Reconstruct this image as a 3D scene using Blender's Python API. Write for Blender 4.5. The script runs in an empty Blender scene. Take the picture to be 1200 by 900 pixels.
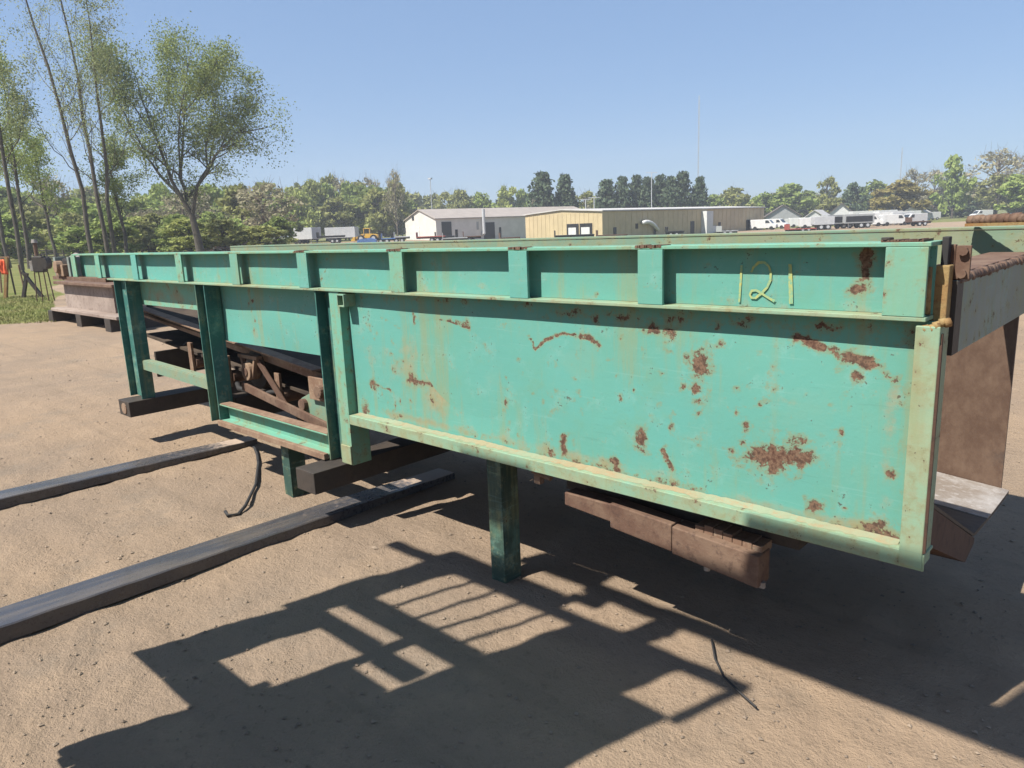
import bpy, math, random
import numpy as np
from mathutils import Vector, Matrix, Quaternion
S = bpy.context.scene
C = S.collection
rng = random.Random(11)
nr = np.random.default_rng(5)

# ------------------------------------------------------------------ camera, sky, sun
F_PX = 865.0
R = np.array([[0.73356, 0.11383, -0.67000], [0.67963, -0.17800, 0.71162], [0.0, -0.97742, -0.20759]])
CAM_H = 1.6
_a = np.array([-940., -146., F_PX]); _a /= np.linalg.norm(_a)
_b = np.array([830., -217., F_PX]); _b -= _a * (_b @ _a); _b /= np.linalg.norm(_b)
_u = np.cross(_a, _b); _u = -_u if _u[1] > 0 else _u
R = np.array([-_a, _b, _u])            # camera axes (right, down, forward) in world axes
cam = bpy.data.cameras.new('camera'); cam.sensor_width = 36.0; cam.lens = 36.0 * F_PX / 1200.0
cam.clip_start = 0.05; cam.clip_end = 6000
co = bpy.data.objects.new('camera', cam); C.objects.link(co); S.camera = co
M3 = Matrix([[R[i, 0], -R[i, 1], -R[i, 2]] for i in range(3)])
co.matrix_world = Matrix.Translation((0, 0, CAM_H)) @ M3.to_4x4()
FW = R[:2, 2] / np.linalg.norm(R[:2, 2]); RT = np.array([FW[1], -FW[0]])

SUN_D = Vector((.28, 1.0, -1.42)).normalized()
EL = math.asin(-SUN_D.z); AZ = math.atan2(-SUN_D.x, -SUN_D.y)
world = bpy.data.worlds.new('World'); S.world = world; world.use_nodes = True
wn = world.node_tree.nodes; wl = world.node_tree.links
sky = wn.new('ShaderNodeTexSky'); sky.sky_type = 'NISHITA'; sky.sun_disc = False
sky.sun_elevation = EL; sky.sun_rotation = AZ % (2 * math.pi)
sky.air_density = 1.0; sky.dust_density = 0.35; sky.ozone_density = 3.6; sky.altitude = 200
hz_mix = wn.new('ShaderNodeMix'); hz_mix.data_type = 'RGBA'; hz_mix.inputs[0].default_value = .65   # thin even summer haze over the whole sky
hz_mix.inputs[7].default_value = (1.42, 2.30, 3.92, 1)
wl.new(sky.outputs[0], hz_mix.inputs[6]); wl.new(hz_mix.outputs[2], wn['Background'].inputs[0]); wn['Background'].inputs[1].default_value = 0.085
sun = bpy.data.lights.new('sun', 'SUN'); sun.energy = 5.0; sun.angle = math.radians(.53); sun.color = (1, .95, .86)
so = bpy.data.objects.new('sun', sun); C.objects.link(so); so.rotation_mode = 'QUATERNION'
so.rotation_quaternion = SUN_D.to_track_quat('-Z', 'Y'); so.location = (0, 0, 40)
S.view_settings.view_transform = 'Standard'; S.view_settings.look = 'None'
S.view_settings.exposure = 1.0; S.view_settings.gamma = 1.0
S.render.resolution_x = 1024; S.render.resolution_y = 768

# ------------------------------------------------------------------ materials
def newmat(name):
    m = bpy.data.materials.new(name); m.use_nodes = True
    nt = m.node_tree
    return m, nt, nt.nodes, nt.links, nt.nodes['Principled BSDF']

def coords(nt, scale=(1, 1, 1), kind='Object'):
    tc = nt.nodes.new('ShaderNodeTexCoord'); mp = nt.nodes.new('ShaderNodeMapping')
    mp.inputs['Scale'].default_value = scale
    nt.links.new(tc.outputs[kind], mp.inputs[0]); return mp.outputs[0]

def noise(nt, vec, scale, detail=4, rough=.55):
    n = nt.nodes.new('ShaderNodeTexNoise'); n.inputs['Scale'].default_value = scale
    n.inputs['Detail'].default_value = detail; n.inputs['Roughness'].default_value = rough
    nt.links.new(vec, n.inputs['Vector']); return n.outputs[0]

def ramp(nt, fac, a, b):
    n = nt.nodes.new('ShaderNodeMapRange'); n.interpolation_type = 'SMOOTHSTEP'
    n.inputs[1].default_value = a; n.inputs[2].default_value = b
    nt.links.new(fac, n.inputs[0]); return n.outputs[0]

def mix(nt, fac, c1, c2):
    n = nt.nodes.new('ShaderNodeMix'); n.data_type = 'RGBA'
    if isinstance(fac, float): n.inputs[0].default_value = fac
    else: nt.links.new(fac, n.inputs[0])
    for k, c in ((6, c1), (7, c2)):
        if isinstance(c, tuple): n.inputs[k].default_value = (*c, 1)
        else: nt.links.new(c, n.inputs[k])
    return n.outputs[2]

def mth(nt, op, a, b):
    n = nt.nodes.new('ShaderNodeMath'); n.operation = op
    for k, c in ((0, a), (1, b)):
        if isinstance(c, (int, float)): n.inputs[k].default_value = c
        else: nt.links.new(c, n.inputs[k])
    return n.outputs[0]

def attr(nt, name):
    n = nt.nodes.new('ShaderNodeAttribute'); n.attribute_name = name; return n.outputs['Fac']

def bump(nt, h, strength, dist, bsdf):
    n = nt.nodes.new('ShaderNodeBump'); n.inputs['Strength'].default_value = strength
    n.inputs['Distance'].default_value = dist
    nt.links.new(h, n.inputs['Height']); nt.links.new(n.outputs[0], bsdf.inputs['Normal'])

def plain(name, c1, c2=None, rough=.8, scale=3., metal=0., bmp=0., spec=.4):
    m, nt, N, L, b = newmat(name)
    v = coords(nt)
    c2 = c2 or tuple(x * .72 for x in c1)
    n1 = noise(nt, v, scale, 6, .65)
    L.new(mix(nt, ramp(nt, n1, .35, .68), c1, c2), b.inputs['Base Color'])
    b.inputs['Roughness'].default_value = rough; b.inputs['Metallic'].default_value = metal
    b.inputs['Specular IOR Level'].default_value = spec
    if bmp: bump(nt, n1, bmp, .01, b)
    return m

def paint_teal(name, c1, c2, rust_amt=.0, dust_amt=.0):
    m, nt, N, L, b = newmat(name)
    v = coords(nt); vs = coords(nt, (7, 7, .55))
    big = noise(nt, v, 1.4, 5, .6); fine = noise(nt, v, 24, 7, .75); mid = noise(nt, v, 5, 7, .72); patch = noise(nt, v, 11, 6, .7)
    streak = noise(nt, vs, 2.4, 6, .65); speck = noise(nt, v, 75, 3, .7); scr = noise(nt, coords(nt, (1.2, 1, 26)), 3.2, 4, .6)
    col = mix(nt, ramp(nt, big, .33, .67), c1, c2); col = mix(nt, mth(nt, 'MULTIPLY', ramp(nt, noise(nt, v, 3.1, 6, .7), .50, .66), .35), col, (.135, .265, .205))
    col = mix(nt, mth(nt, 'MULTIPLY', ramp(nt, patch, .50, .72), .45), col, (.165, .330, .290))
    col = mix(nt, mth(nt, 'MULTIPLY', ramp(nt, mid, .52, .70), .40), col, (.115, .245, .165))
    col = mix(nt, mth(nt, 'MULTIPLY', ramp(nt, mth(nt, 'ADD', streak, mth(nt, 'MULTIPLY', mth(nt, 'SUBTRACT', big, .5), .8)), .50, .74), .50), col, (.205, .215, .105))
    col = mix(nt, mth(nt, 'MULTIPLY', ramp(nt, scr, .60, .70), .16), col, (.20, .36, .32))
    col = mix(nt, mth(nt, 'MULTIPLY', ramp(nt, scr, .36, .30), .18), col, (.06, .15, .125))
    st = mth(nt, 'ADD', attr(nt, 'stain'), dust_amt)
    sf = mth(nt, 'MULTIPLY', ramp(nt, mth(nt, 'ADD', st, mth(nt, 'MULTIPLY', mth(nt, 'SUBTRACT', patch, .5), 1.5)), .25, .90), .78)
    col = mix(nt, sf, col, mix(nt, ramp(nt, fine, .40, .62), (.25, .165, .075), (.27, .235, .14)))
    w = mth(nt, 'ADD', attr(nt, 'wear'), rust_amt)
    comb = mth(nt, 'ADD', mth(nt, 'MULTIPLY', mth(nt, 'SUBTRACT', fine, .5), 2.0), mth(nt, 'MULTIPLY', mth(nt, 'SUBTRACT', patch, .5), 1.4))
    ww = mth(nt, 'ADD', w, comb)
    halo = mth(nt, 'MULTIPLY', ramp(nt, ww, .18, .52), .60)
    col = mix(nt, halo, col, (.185, .185, .095))
    rust = mix(nt, ramp(nt, speck, .36, .64), mix(nt, ramp(nt, mid, .4, .6), (.070, .034, .024), (.060, .040, .030)), (.155, .095, .062))
    rf = ramp(nt, ww, .50, .60)
    col = mix(nt, rf, col, rust)
    sp2 = ramp(nt, mth(nt, 'ADD', speck, mth(nt, 'MULTIPLY', mth(nt, 'SUBTRACT', patch, .5), .55)), .69, .72)
    col = mix(nt, mth(nt, 'MULTIPLY', sp2, .8), col, (.055, .042, .030))
    L.new(col, b.inputs['Base Color'])
    L.new(mth(nt, 'ADD', mth(nt, 'MULTIPLY', rf, .25), .62), b.inputs['Roughness'])
    b.inputs['Specular IOR Level'].default_value = .28
    h = mth(nt, 'ADD', mth(nt, 'MULTIPLY', mid, .6), mth(nt, 'ADD', mth(nt, 'MULTIPLY', fine, .12), mth(nt, 'MULTIPLY', rf, -.30)))
    bump(nt, h, .40, .008, b)
    return m

def rusty(name, c1, c2, c3, scale=5., rough=.85):
    m, nt, N, L, b = newmat(name)
    v = coords(nt); n1 = noise(nt, v, scale, 7, .7); n2 = noise(nt, v, scale * 7, 4, .7)
    col = mix(nt, ramp(nt, n1, .36, .62), c1, c2)
    col = mix(nt, mth(nt, 'MULTIPLY', ramp(nt, n2, .5, .7), .7), col, c3)
    L.new(col, b.inputs['Base Color']); b.inputs['Roughness'].default_value = rough
    b.inputs['Specular IOR Level'].default_value = .3
    bump(nt, n2, .35, .006, b)
    return m

T1, T2 = (.092, .278, .238), (.098, .268, .212)
M = {}
M['teal'] = paint_teal('teal_paint', T1, T2)
M['tealworn'] = paint_teal('teal_paint_worn', (.115, .30, .225), (.14, .29, .20), .20, .20)
M['tealbeige'] = paint_teal('teal_paint_dusty', (.15, .29, .21), (.22, .28, .18), .22, .42)
M['tealdark'] = paint_teal('teal_paint_shaded', (.035, .125, .108), (.03, .10, .088), .06, .02)  # darker teal for the posts, shade of their unlit faces put into the paint
M['rust'] = rusty('rust', (.098, .055, .038), (.150, .098, .068), (.06, .036, .028))
M['rusttan'] = rusty('rust_dusty', (.22, .15, .10), (.15, .09, .06), (.25, .19, .135))
M['rustbrown'] = rusty('rust_brown', (.070, .040, .028), (.095, .055, .038), (.045, .030, .024), 3.)
M['rustorange'] = rusty('rust_orange', (.22, .11, .040), (.24, .17, .075), (.12, .06, .03), 8.)
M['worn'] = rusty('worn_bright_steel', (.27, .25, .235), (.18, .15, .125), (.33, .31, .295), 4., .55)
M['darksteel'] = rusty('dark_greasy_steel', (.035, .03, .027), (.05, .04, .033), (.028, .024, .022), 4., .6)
def wall_mat():
    m, nt, N, L, b = newmat('streaked_rust_wall')
    v = coords(nt, (3.5, 1, 2.2)); n1 = noise(nt, v, 3.5, 8, .75); n2 = noise(nt, coords(nt), 5, 7, .7)
    col = mix(nt, ramp(nt, n1, .35, .66), (.075, .042, .027), (.115, .072, .048))
    col = mix(nt, mth(nt, 'MULTIPLY', ramp(nt, n1, .62, .76), .6), col, (.17, .13, .105)); col = mix(nt, mth(nt, 'MULTIPLY', ramp(nt, n2, .55, .7), .6), col, (.050, .036, .030))
    L.new(col, b.inputs['Base Color']); b.inputs['Roughness'].default_value = .6; bump(nt, n1, .3, .006, b); return m
M['wallrust'] = wall_mat()
M['ledgedirt'] = rusty('packed_tan_dirt', (.24, .20, .12), (.20, .24, .16), (.26, .18, .10), 4., .95)
M['dusty'] = paint_teal('teal_paint_faded', (.13, .22, .16), (.18, .21, .14), .20, .38)
M['legpaint'] = paint_teal('dark_green_shade_grease', (.028, .062, .05), (.035, .055, .042), .14, .05)  # legs darkened for grease and for the shade they stand in
M['fork'] = None
M['belt'] = plain('dusty_belt', (.075, .058, .045), (.045, .036, .030), 1., 4., spec=.1)
M['black'] = plain('black_rubber', (.018, .018, .019), (.03, .028, .027), .75, 6.)
M['greysteel'] = plain('grey_green_steel', (.180, .215, .190), (.125, .14, .122), .55, 5., bmp=.1)
M['chalk'] = plain('yellow_chalk', (.33, .33, .11), (.14, .30, .20), .9, 70.)
M['weld'] = rusty('weld_bead', (.24, .20, .13), (.30, .22, .13), (.20, .12, .07), 20.)

def fork_mat():
    m, nt, N, L, b = newmat('fork_steel')
    v = coords(nt, (5, .6, 1)); n1 = noise(nt, v, 4, 6, .6); n2 = noise(nt, coords(nt), 30, 4, .7)
    col = mix(nt, ramp(nt, n1, .4, .65), (.046, .046, .052), (.085, .074, .066))
    dust = attr(nt, 'stain')
    f = ramp(nt, mth(nt, 'ADD', dust, mth(nt, 'MULTIPLY', mth(nt, 'SUBTRACT', n2, .5), 1.0)), .3, .8)
    col = mix(nt, f, col, (.34, .26, .20))
    L.new(col, b.inputs['Base Color']); b.inputs['Metallic'].default_value = 0
    L.new(mth(nt, 'ADD', mth(nt, 'MULTIPLY', f, .4), mth(nt, 'ADD', mth(nt, 'MULTIPLY', n2, .25), .16)), b.inputs['Roughness'])
    bump(nt, n2, .2, .004, b); return m
M['fork'] = fork_mat()

# ------------------------------------------------------------------ mesh helpers
OFF = {}
class MB:
    def __init__(s): s.v = []; s.f = []
    def add(s, vs, fs):
        o = len(s.v); s.v += [tuple(map(float, p)) for p in vs]; s.f += [tuple(i + o for i in q) for q in fs]; return s
    def box(s, x0, x1, y0, y1, z0, z1):
        return s.add([(x0, y0, z0), (x1, y0, z0), (x1, y1, z0), (x0, y1, z0), (x0, y0, z1), (x1, y0, z1), (x1, y1, z1), (x0, y1, z1)],
                     [(0, 3, 2, 1), (4, 5, 6, 7), (0, 1, 5, 4), (1, 2, 6, 5), (2, 3, 7, 6), (3, 0, 4, 7)])
    def bar(s, p, q, w, h, up=(0, 0, 1)):
        p, q = Vector([float(c) for c in p]), Vector([float(c) for c in q]); d = (q - p).normalized(); a = d.cross(Vector(up))
        a = a.normalized() if a.length > 1e-4 else Vector((1, 0, 0)); b = a.cross(d)
        a *= w / 2; b *= h / 2
        vs = [e + i * a + j * b for e in (p, q) for i, j in ((-1, -1), (1, -1), (1, 1), (-1, 1))]
        return s.add(vs, [(0, 1, 2, 3), (7, 6, 5, 4), (0, 4, 5, 1), (1, 5, 6, 2), (2, 6, 7, 3), (3, 7, 4, 0)])
    def tube(s, pts, rad, n=8, cap=True):
        pts = [Vector([float(c) for c in p]) for p in pts]; rad = rad if hasattr(rad, '__len__') else [rad] * len(pts)
        vs = []; fs = []; pa = None
        for i, p in enumerate(pts):
            d = (pts[min(i + 1, len(pts) - 1)] - pts[max(i - 1, 0)]).normalized()
            if pa is None:
                pa = d.cross(Vector((0, 0, 1)) if abs(d.z) < .9 else Vector((1, 0, 0))).normalized()
            pa = (pa - d * pa.dot(d)).normalized(); pb = d.cross(pa)
            for k in range(n):
                t = 2 * math.pi * k / n; vs.append(p + float(rad[i]) * (math.cos(t) * pa + math.sin(t) * pb))
        for i in range(len(pts) - 1):
            for k in range(n):
                fs.append((i * n + k, i * n + (k + 1) % n, (i + 1) * n + (k + 1) % n, (i + 1) * n + k))
        if cap: fs.append(tuple(range(n - 1, -1, -1))); fs.append(tuple((len(pts) - 1) * n + k for k in range(n)))
        return s.add(vs, fs)
    def prism(s, prof, axis, a, b):
        def P(u, v, t): return {0: (t, u, v), 1: (u, t, v), 2: (u, v, t)}[axis]
        n = len(prof); vs = [P(u, v, a) for u, v in prof] + [P(u, v, b) for u, v in prof]
        return s.add(vs, [tuple(range(n - 1, -1, -1)), tuple(range(n, 2 * n))] + [(i, (i + 1) % n, n + (i + 1) % n, n + i) for i in range(n)])
    def xform(s, m):
        s.v = [tuple(m @ Vector(p)) for p in s.v]; return s
    def build(s, name, mat, parent=None, bevel=0., smooth=False, local=False, label=None):
        me = bpy.data.meshes.new(name)
        v = np.array(s.v)
        if parent is not None: off = np.zeros(3) if local else np.array(OFF[parent.name])
        elif local: off = np.zeros(3)
        else: off = np.array([v[:, 0].mean(), v[:, 1].mean(), v[:, 2].min()])
        me.from_pydata((v - off).tolist(), [], s.f); me.materials.append(mat)
        import bmesh
        bm = bmesh.new(); bm.from_mesh(me); bmesh.ops.recalc_face_normals(bm, faces=bm.faces); bm.to_mesh(me); bm.free()
        if smooth: me.polygons.foreach_set('use_smooth', [True] * len(me.polygons))
        o = bpy.data.objects.new(name, me); C.objects.link(o)
        if parent is None: o.location = off
        else: o.parent = parent
        OFF[o.name] = tuple(off)
        if bevel:
            md = o.modifiers.new('bevel', 'BEVEL'); md.width = bevel; md.segments = 2; md.limit_method = 'ANGLE'
        if label: o['label'] = label
        return o

def tag(o, label, cat, group=None, kind=None):
    o['label'] = label
    if cat: o['category'] = cat
    if group: o['group'] = group
    if kind: o['kind'] = kind
    return o
def thing(name, loc, label, cat, group=None, rz=0.):
    o = bpy.data.objects.new(name, None); C.objects.link(o); o.location = loc; o.rotation_euler = (0, 0, rz)
    o.empty_display_size = .2; OFF[o.name] = tuple(loc); tag(o, label, cat, group); return o
def copy_tree(src, loc, rz, label=None, parent=None, scale=None):
    def rec(o, par):
        c = o.copy(); C.objects.link(c)
        if par is not None: c.parent = par
        for ch in list(o.children): rec(ch, c)
        return c
    r = rec(src, None); r.location = loc; r.rotation_euler = (0, 0, rz)
    if scale: r.scale = scale
    if label: r['label'] = label
    return r
def smo(a, b, x):
    t = np.clip((x - a) / (b - a), 0, 1); return t * t * (3 - 2 * t)
def vnoise(x, y, seed=0):
    xi = np.floor(x).astype(np.int64); yi = np.floor(y).astype(np.int64); fx = x - xi; fy = y - yi
    fx = fx * fx * (3 - 2 * fx); fy = fy * fy * (3 - 2 * fy)
    def h(a, b):
        n = (a * 374761393 + b * 668265263 + seed * 974711) & 0x7fffffff
        n = ((n ^ (n >> 13)) * 1274126177) & 0x7fffffff
        return ((n ^ (n >> 16)) & 0xffff) / 65535.0
    return (h(xi, yi) * (1 - fx) + h(xi + 1, yi) * fx) * (1 - fy) + (h(xi, yi + 1) * (1 - fx) + h(xi + 1, yi + 1) * fx) * fy
def fbm(x, y, o=4, seed=0):
    s = 0; a = .5
    for i in range(o): s = s + a * vnoise(x * 2 ** i, y * 2 ** i, seed + i); a *= .5
    return s
def terr(x, y):
    d = x * FW[0] + y * FW[1]; l = x * RT[0] + y * RT[1]; t = l / np.maximum(d, 1)
    return -0.9 * smo(45, 125, d) * smo(-.2, .06, t)

# ------------------------------------------------------------------ ground
def build_ground():
    a0 = math.atan2(FW[1], FW[0])
    ang = np.concatenate([np.arange(-50, 50, .3), np.arange(50, 310, 5.)]) * math.pi / 180
    r = [.35]
    while r[-1] < 1.3: r.append(r[-1] * 1.15)
    while r[-1] < 12: r.append(r[-1] * 1.0115)
    while r[-1] < 4000: r.append(r[-1] * 1.05)
    r = np.array(r); nA = len(ang); nR = len(r)
    A, RR = np.meshgrid(ang, r)
    X = RR * np.cos(a0 - A); Y = RR * np.sin(a0 - A)
    Z = terr(X, Y)
    near = 1 - smo(10, 25, RR)
    Z = Z + near * (.030 * (fbm(X * 1.1, Y * 1.1, 3, 1) - .45) + .030 * (fbm(X * 7, Y * 7, 4, 7) - .45))
    Z = Z - .004
    v = np.column_stack([X.ravel(), Y.ravel(), Z.ravel()]); v = np.vstack([v, [[0, 0, 0]]])
    f = []
    for i in range(nR - 1):
        b = i * nA
        for j in range(nA):
            k = (j + 1) % nA; f.append((b + j, b + k, b + nA + k, b + nA + j))
    for j in range(nA): f.append((nA * nR, (j + 1) % nA, j))
    me = bpy.data.meshes.new('ground'); me.from_pydata(v.tolist(), [], f)
    me.polygons.foreach_set('use_smooth', [True] * len(me.polygons))
    d = v[:, 0] * FW[0] + v[:, 1] * FW[1]; l = v[:, 0] * RT[0] + v[:, 1] * RT[1]; t = l / np.maximum(d, 1)
    wob = (fbm(v[:, 0] * .5, v[:, 1] * .5, 3, 21) - .45)
    g = smo(15.6, 16.6, d + wob * 3) * (1 - smo(-.615, -.595, t + wob * .05))
    g = np.maximum(g, smo(30, 38, d + wob * 6) * (1 - smo(-.42, -.36, t)))
    g = np.maximum(g, smo(85, 90, d) * smo(.0, .04, t) * (1 - smo(.27, .30, t)))
    g = np.maximum(g, smo(150, 165, d)); g = np.maximum(g, smo(40, 60, -d))
    a = me.attributes.new('grass', 'FLOAT', 'POINT'); a.data.foreach_set('value', g.astype(np.float32))
    m, nt, N, L, b = newmat('packed_dirt_ground')
    tv = coords(nt)
    n0 = noise(nt, tv, .35, 5, .6); n1 = noise(nt, tv, 2.3, 7, .65); n2 = noise(nt, tv, 26, 6, .75); n3 = noise(nt, tv, 110, 3, .7)
    trk = noise(nt, coords(nt, (.35, 5, 1)), 1.1, 5, .6); trk2 = noise(nt, coords(nt, (3.2, .25, 1)), 1.0, 5, .6)
    col = mix(nt, ramp(nt, n0, .35, .65), (.285, .208, .142), (.235, .178, .130))
    col = mix(nt, mth(nt, 'MULTIPLY', ramp(nt, n1, .45, .72), .6), col, (.325, .240, .166))
    col = mix(nt, mth(nt, 'MULTIPLY', ramp(nt, noise(nt, tv, 1.1, 6, .7), .50, .70), .6), col, (.195, .160, .125))
    col = mix(nt, mth(nt, 'MULTIPLY', ramp(nt, trk, .52, .70), .26), col, (.150, .116, .085))
    col = mix(nt, mth(nt, 'MULTIPLY', ramp(nt, trk2, .55, .75), .20), col, (.315, .228, .152))
    col = mix(nt, mth(nt, 'MULTIPLY', ramp(nt, n2, .52, .72), .55), col, (.155, .115, .08))
    col = mix(nt, mth(nt, 'MULTIPLY', ramp(nt, n3, .62, .74), .45), col, (.29, .22, .16))
    gn = noise(nt, tv, .8, 6, .7)
    gc = mix(nt, ramp(nt, gn, .35, .65), (.105, .125, .035), (.17, .16, .065))
    col = mix(nt, ramp(nt, mth(nt, 'ADD', attr(nt, 'grass'), mth(nt, 'MULTIPLY', mth(nt, 'SUBTRACT', n2, .5), .5)), .35, .65), col, gc)
    L.new(col, b.inputs['Base Color']); b.inputs['Roughness'].default_value = 1; b.inputs['Specular IOR Level'].default_value = .1
    bump(nt, mth(nt, 'ADD', mth(nt, 'MULTIPLY', n2, 1.0), mth(nt, 'MULTIPLY', n3, .35)), .75, .032, b)
    me.materials.append(m)
    o = bpy.data.objects.new('ground', me); C.objects.link(o)
    tag(o, 'tan packed dirt and gravel yard turning to grass at the far edges', None, kind='structure')
build_ground()

def build_stones():
    vs = []; fs = []
    oct_ = np.array([(1, 0, 0), (-1, 0, 0), (0, 1, 0), (0, -1, 0), (0, 0, 1), (0, 0, -1)], float)
    of = [(0, 2, 4), (2, 1, 4), (1, 3, 4), (3, 0, 4), (2, 0, 5), (1, 2, 5), (3, 1, 5), (0, 3, 5)]
    for i in range(3000):
        d = 1.2 + 11 * rng.random() ** 1.6; t = rng.uniform(-.8, .75)
        x, y = d * FW + d * t * RT
        s = rng.choice([.003, .004, .004, .005, .008]) * (1 + d * .06) * (1.8 if rng.random() < .03 else 1)
        p = oct_ * (nr.uniform(.6, 1.3, (6, 1))) * s * np.array([1.2, 1, .6]); o = len(vs)
        c = math.cos(i); sn = math.sin(i)
        p = np.column_stack([p[:, 0] * c - p[:, 1] * sn, p[:, 0] * sn + p[:, 1] * c, p[:, 2]])
        p += (x, y, .030 * (float(fbm(np.array([x * 1.1]), np.array([y * 1.1]), 3, 1)[0]) - .45) + .030 * (float(fbm(np.array([x * 7]), np.array([y * 7]), 4, 7)[0]) - .45))
        vs += p.tolist(); fs += [tuple(k + o for k in q) for q in of]
    mb = MB(); mb.v = vs; mb.f = fs
    o = mb.build('loose_stones', plain('stone', (.24, .185, .135), (.13, .10, .075), .9, .9), None)
    tag(o, 'small loose stones scattered over the dirt', None, kind='stuff')
build_stones()

def build_grass():
    n = 16000; X = []; F_ = []
    for i in range(n):
        d = 15.8 + 9 * rng.random(); t = rng.uniform(-.82, -.612)
        x, y = d * FW + d * t * RT; h = rng.uniform(.02, .055); a = rng.random() * 6.28; w = .010
        o = len(X); dx, dy = math.cos(a) * w, math.sin(a) * w
        X += [(x - dx, y - dy, -.01), (x + dx, y + dy, -.01), (x + rng.uniform(-.04, .04), y + rng.uniform(-.04, .04), h)]
        F_.append((o, o + 1, o + 2))
    mb = MB(); mb.v = X; mb.f = F_
    o = mb.build('grass_patch', plain('grass_blade', (.17, .20, .05), (.27, .24, .10), .9, .7))
    tag(o, 'patch of short dry green grass at the left edge of the yard', None, kind='stuff')
build_grass()

# ------------------------------------------------------------------ the teal machine
D = 2.17                              # near face
mach = thing('conveyor_frame', (-3.9, 2.9, 0), 'long teal steel conveyor frame with rust patches standing on short legs in the yard', 'conveyor')
def grid_panel(name, x0, x1, z0, z1, y, step, marks, blobs, stains, mat, rust_top=0., thick=.010):
    nx = int((x1 - x0) / step) + 1; nz = int((z1 - z0) / step) + 1
    xs = np.linspace(x0, x1, nx); zs = np.linspace(z0, z1, nz)
    Xg, Zg = np.meshgrid(xs, zs)
    wear = np.zeros_like(Xg); st = np.zeros_like(Xg)
    for pts, wd, amp in marks:
        for (ax, az), (bx, bz) in zip(pts[:-1], pts[1:]):
            tt = np.clip(((Xg - ax) * (bx - ax) + (Zg - az) * (bz - az)) / ((bx - ax) ** 2 + (bz - az) ** 2 + 1e-9), 0, 1)
            dd = np.hypot(Xg - ax - tt * (bx - ax), Zg - az - tt * (bz - az))
            wear = np.maximum(wear, amp * np.exp(-(dd / wd) ** 2))
    for bx, bz, rx, rz, amp in blobs:
        wear = np.maximum(wear, amp * np.exp(-(((Xg - bx) / rx) ** 2 + ((Zg - bz) / rz) ** 2)))
    for bx, bz, rx, rz, amp in stains:
        st = np.maximum(st, amp * np.exp(-(((Xg - bx) / rx) ** 2 + ((Zg - bz) / rz) ** 2)))
    buck = (.006 * np.sin(Xg * 2.3 + 1) + .004 * np.sin(Xg * 6.1 + Zg * 4)) * np.sin((Zg - z0) / (z1 - z0) * math.pi) * (1 if z1 - z0 > .3 else .3)
    v = np.column_stack([Xg.ravel(), (y + buck).ravel(), Zg.ravel()])
    mb = MB(); mb.v = v.tolist()
    mb.f = [(j * nx + i, j * nx + i + 1, (j + 1) * nx + i + 1, (j + 1) * nx + i) for j in range(nz - 1) for i in range(nx - 1)]
    mb.box(x0, x1, y + .005, y + .005 + thick, z0, z1)
    o = mb.build(name, mat, mach)
    k = len(o.data.vertices)
    for nm, ar in (('wear', wear), ('stain', st)):
        a = o.data.attributes.new(nm, 'FLOAT', 'POINT'); q = np.zeros(k, np.float32); q[:ar.size] = ar.ravel(); a.data.foreach_set('value', q)
    return o

blobs = [(-1.23, 1.125, 0.042, 0.066), (-1.245, 1.034, 0.015, 0.024), (-0.98, 0.838, 0.094, 0.053), (-0.883, 0.871, 0.058, 0.058), (-0.822, 0.7, 0.029, 0.024), (-0.63, 0.668, 0.085, 0.03), (-2.782, 0.892, 0.042, 0.034), (-3.107, 0.833, 0.032, 0.027), (-2.588, 1.156, 0.048, 0.032), (-1.84, 0.713, 0.024, 0.049), (-1.463, 0.814, 0.026, 0.051), (-1.909, 0.682, 0.036, 0.028), (-1.069, 0.866, 0.018, 0.018), (-1.398, 1.231, 0.077, 0.025), (-1.587, 0.707, 0.033, 0.02), (-2.412, 1.186, 0.054, 0.02), (-0.607, 0.856, 0.017, 0.017), (-3.191, 0.66, 0.030, 0.065), (-1.05, .935, .02, .015), (-1.24, .99, .018, .015), (-2.26, .87, .014, .03), (-2.16, .85, .01, .035)]
small = [(rng.uniform(-3.1, -.65), rng.uniform(.70, 1.22), rng.uniform(.006, .020), rng.uniform(.006, .024), rng.uniform(.25, .66)) for _ in range(170)]
marks = [([(-2.01, 1.16), (-1.983, 1.141), (-1.975, 1.107), (-1.914, 1.154), (-1.825, 1.184), (-1.77, 1.182)], .009, .85),
         ([(-1.74, 1.178), (-1.70, 1.175), (-1.652, 1.153)], .010, .85),
         ([(-0.90, 1.236), (-0.833, 1.215), (-0.732, 1.185), (-0.66, 1.165), (-0.618, 1.134)], .020, .74),
         ([(-1.375, .79), (-1.33, .725)], .012, .95), ([(-2.50, 1.19), (-2.36, 1.17)], .010, .75),
         ([(-2.8, .885), (-2.55, .885)], .014, .8), ([(-3.13, .835), (-2.95, .815)], .008, .6),
         ([(-1.9, 1.268), (-.56, 1.275)], .030, .40), ([(-3.2, 1.29), (-1.9, 1.29)], .02, .3), ([(-.585, 1.25), (-.575, .70)], .022, .22), ([(-3.2, .70), (-1.9, .672)], .02, .3), ([(-2.0, .67), (-1.2, .668)], .016, .42),
         ([(-2.74, 1.22), (-2.74, 1.17)], .008, .8), ([(-3.0, 1.19), (-2.8, 1.12)], .008, .45)]
stains = [(-2.60, .92, .10, .32, .75), (-2.83, .98, .20, .22, .45), (-3.12, .98, .10, .16, .35), (-2.64, .75, .2, .1, .5),
          (-.90, 1.03, .10, .02, .5), (-1.86, .69, .7, .035, .62), (-.9, .67, .35, .025, .6), (-.62, .95, .03, .30, .5), (-2.7, .69, .5, .035, .7), (-.66, .672, .12, .03, .9)]
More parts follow.
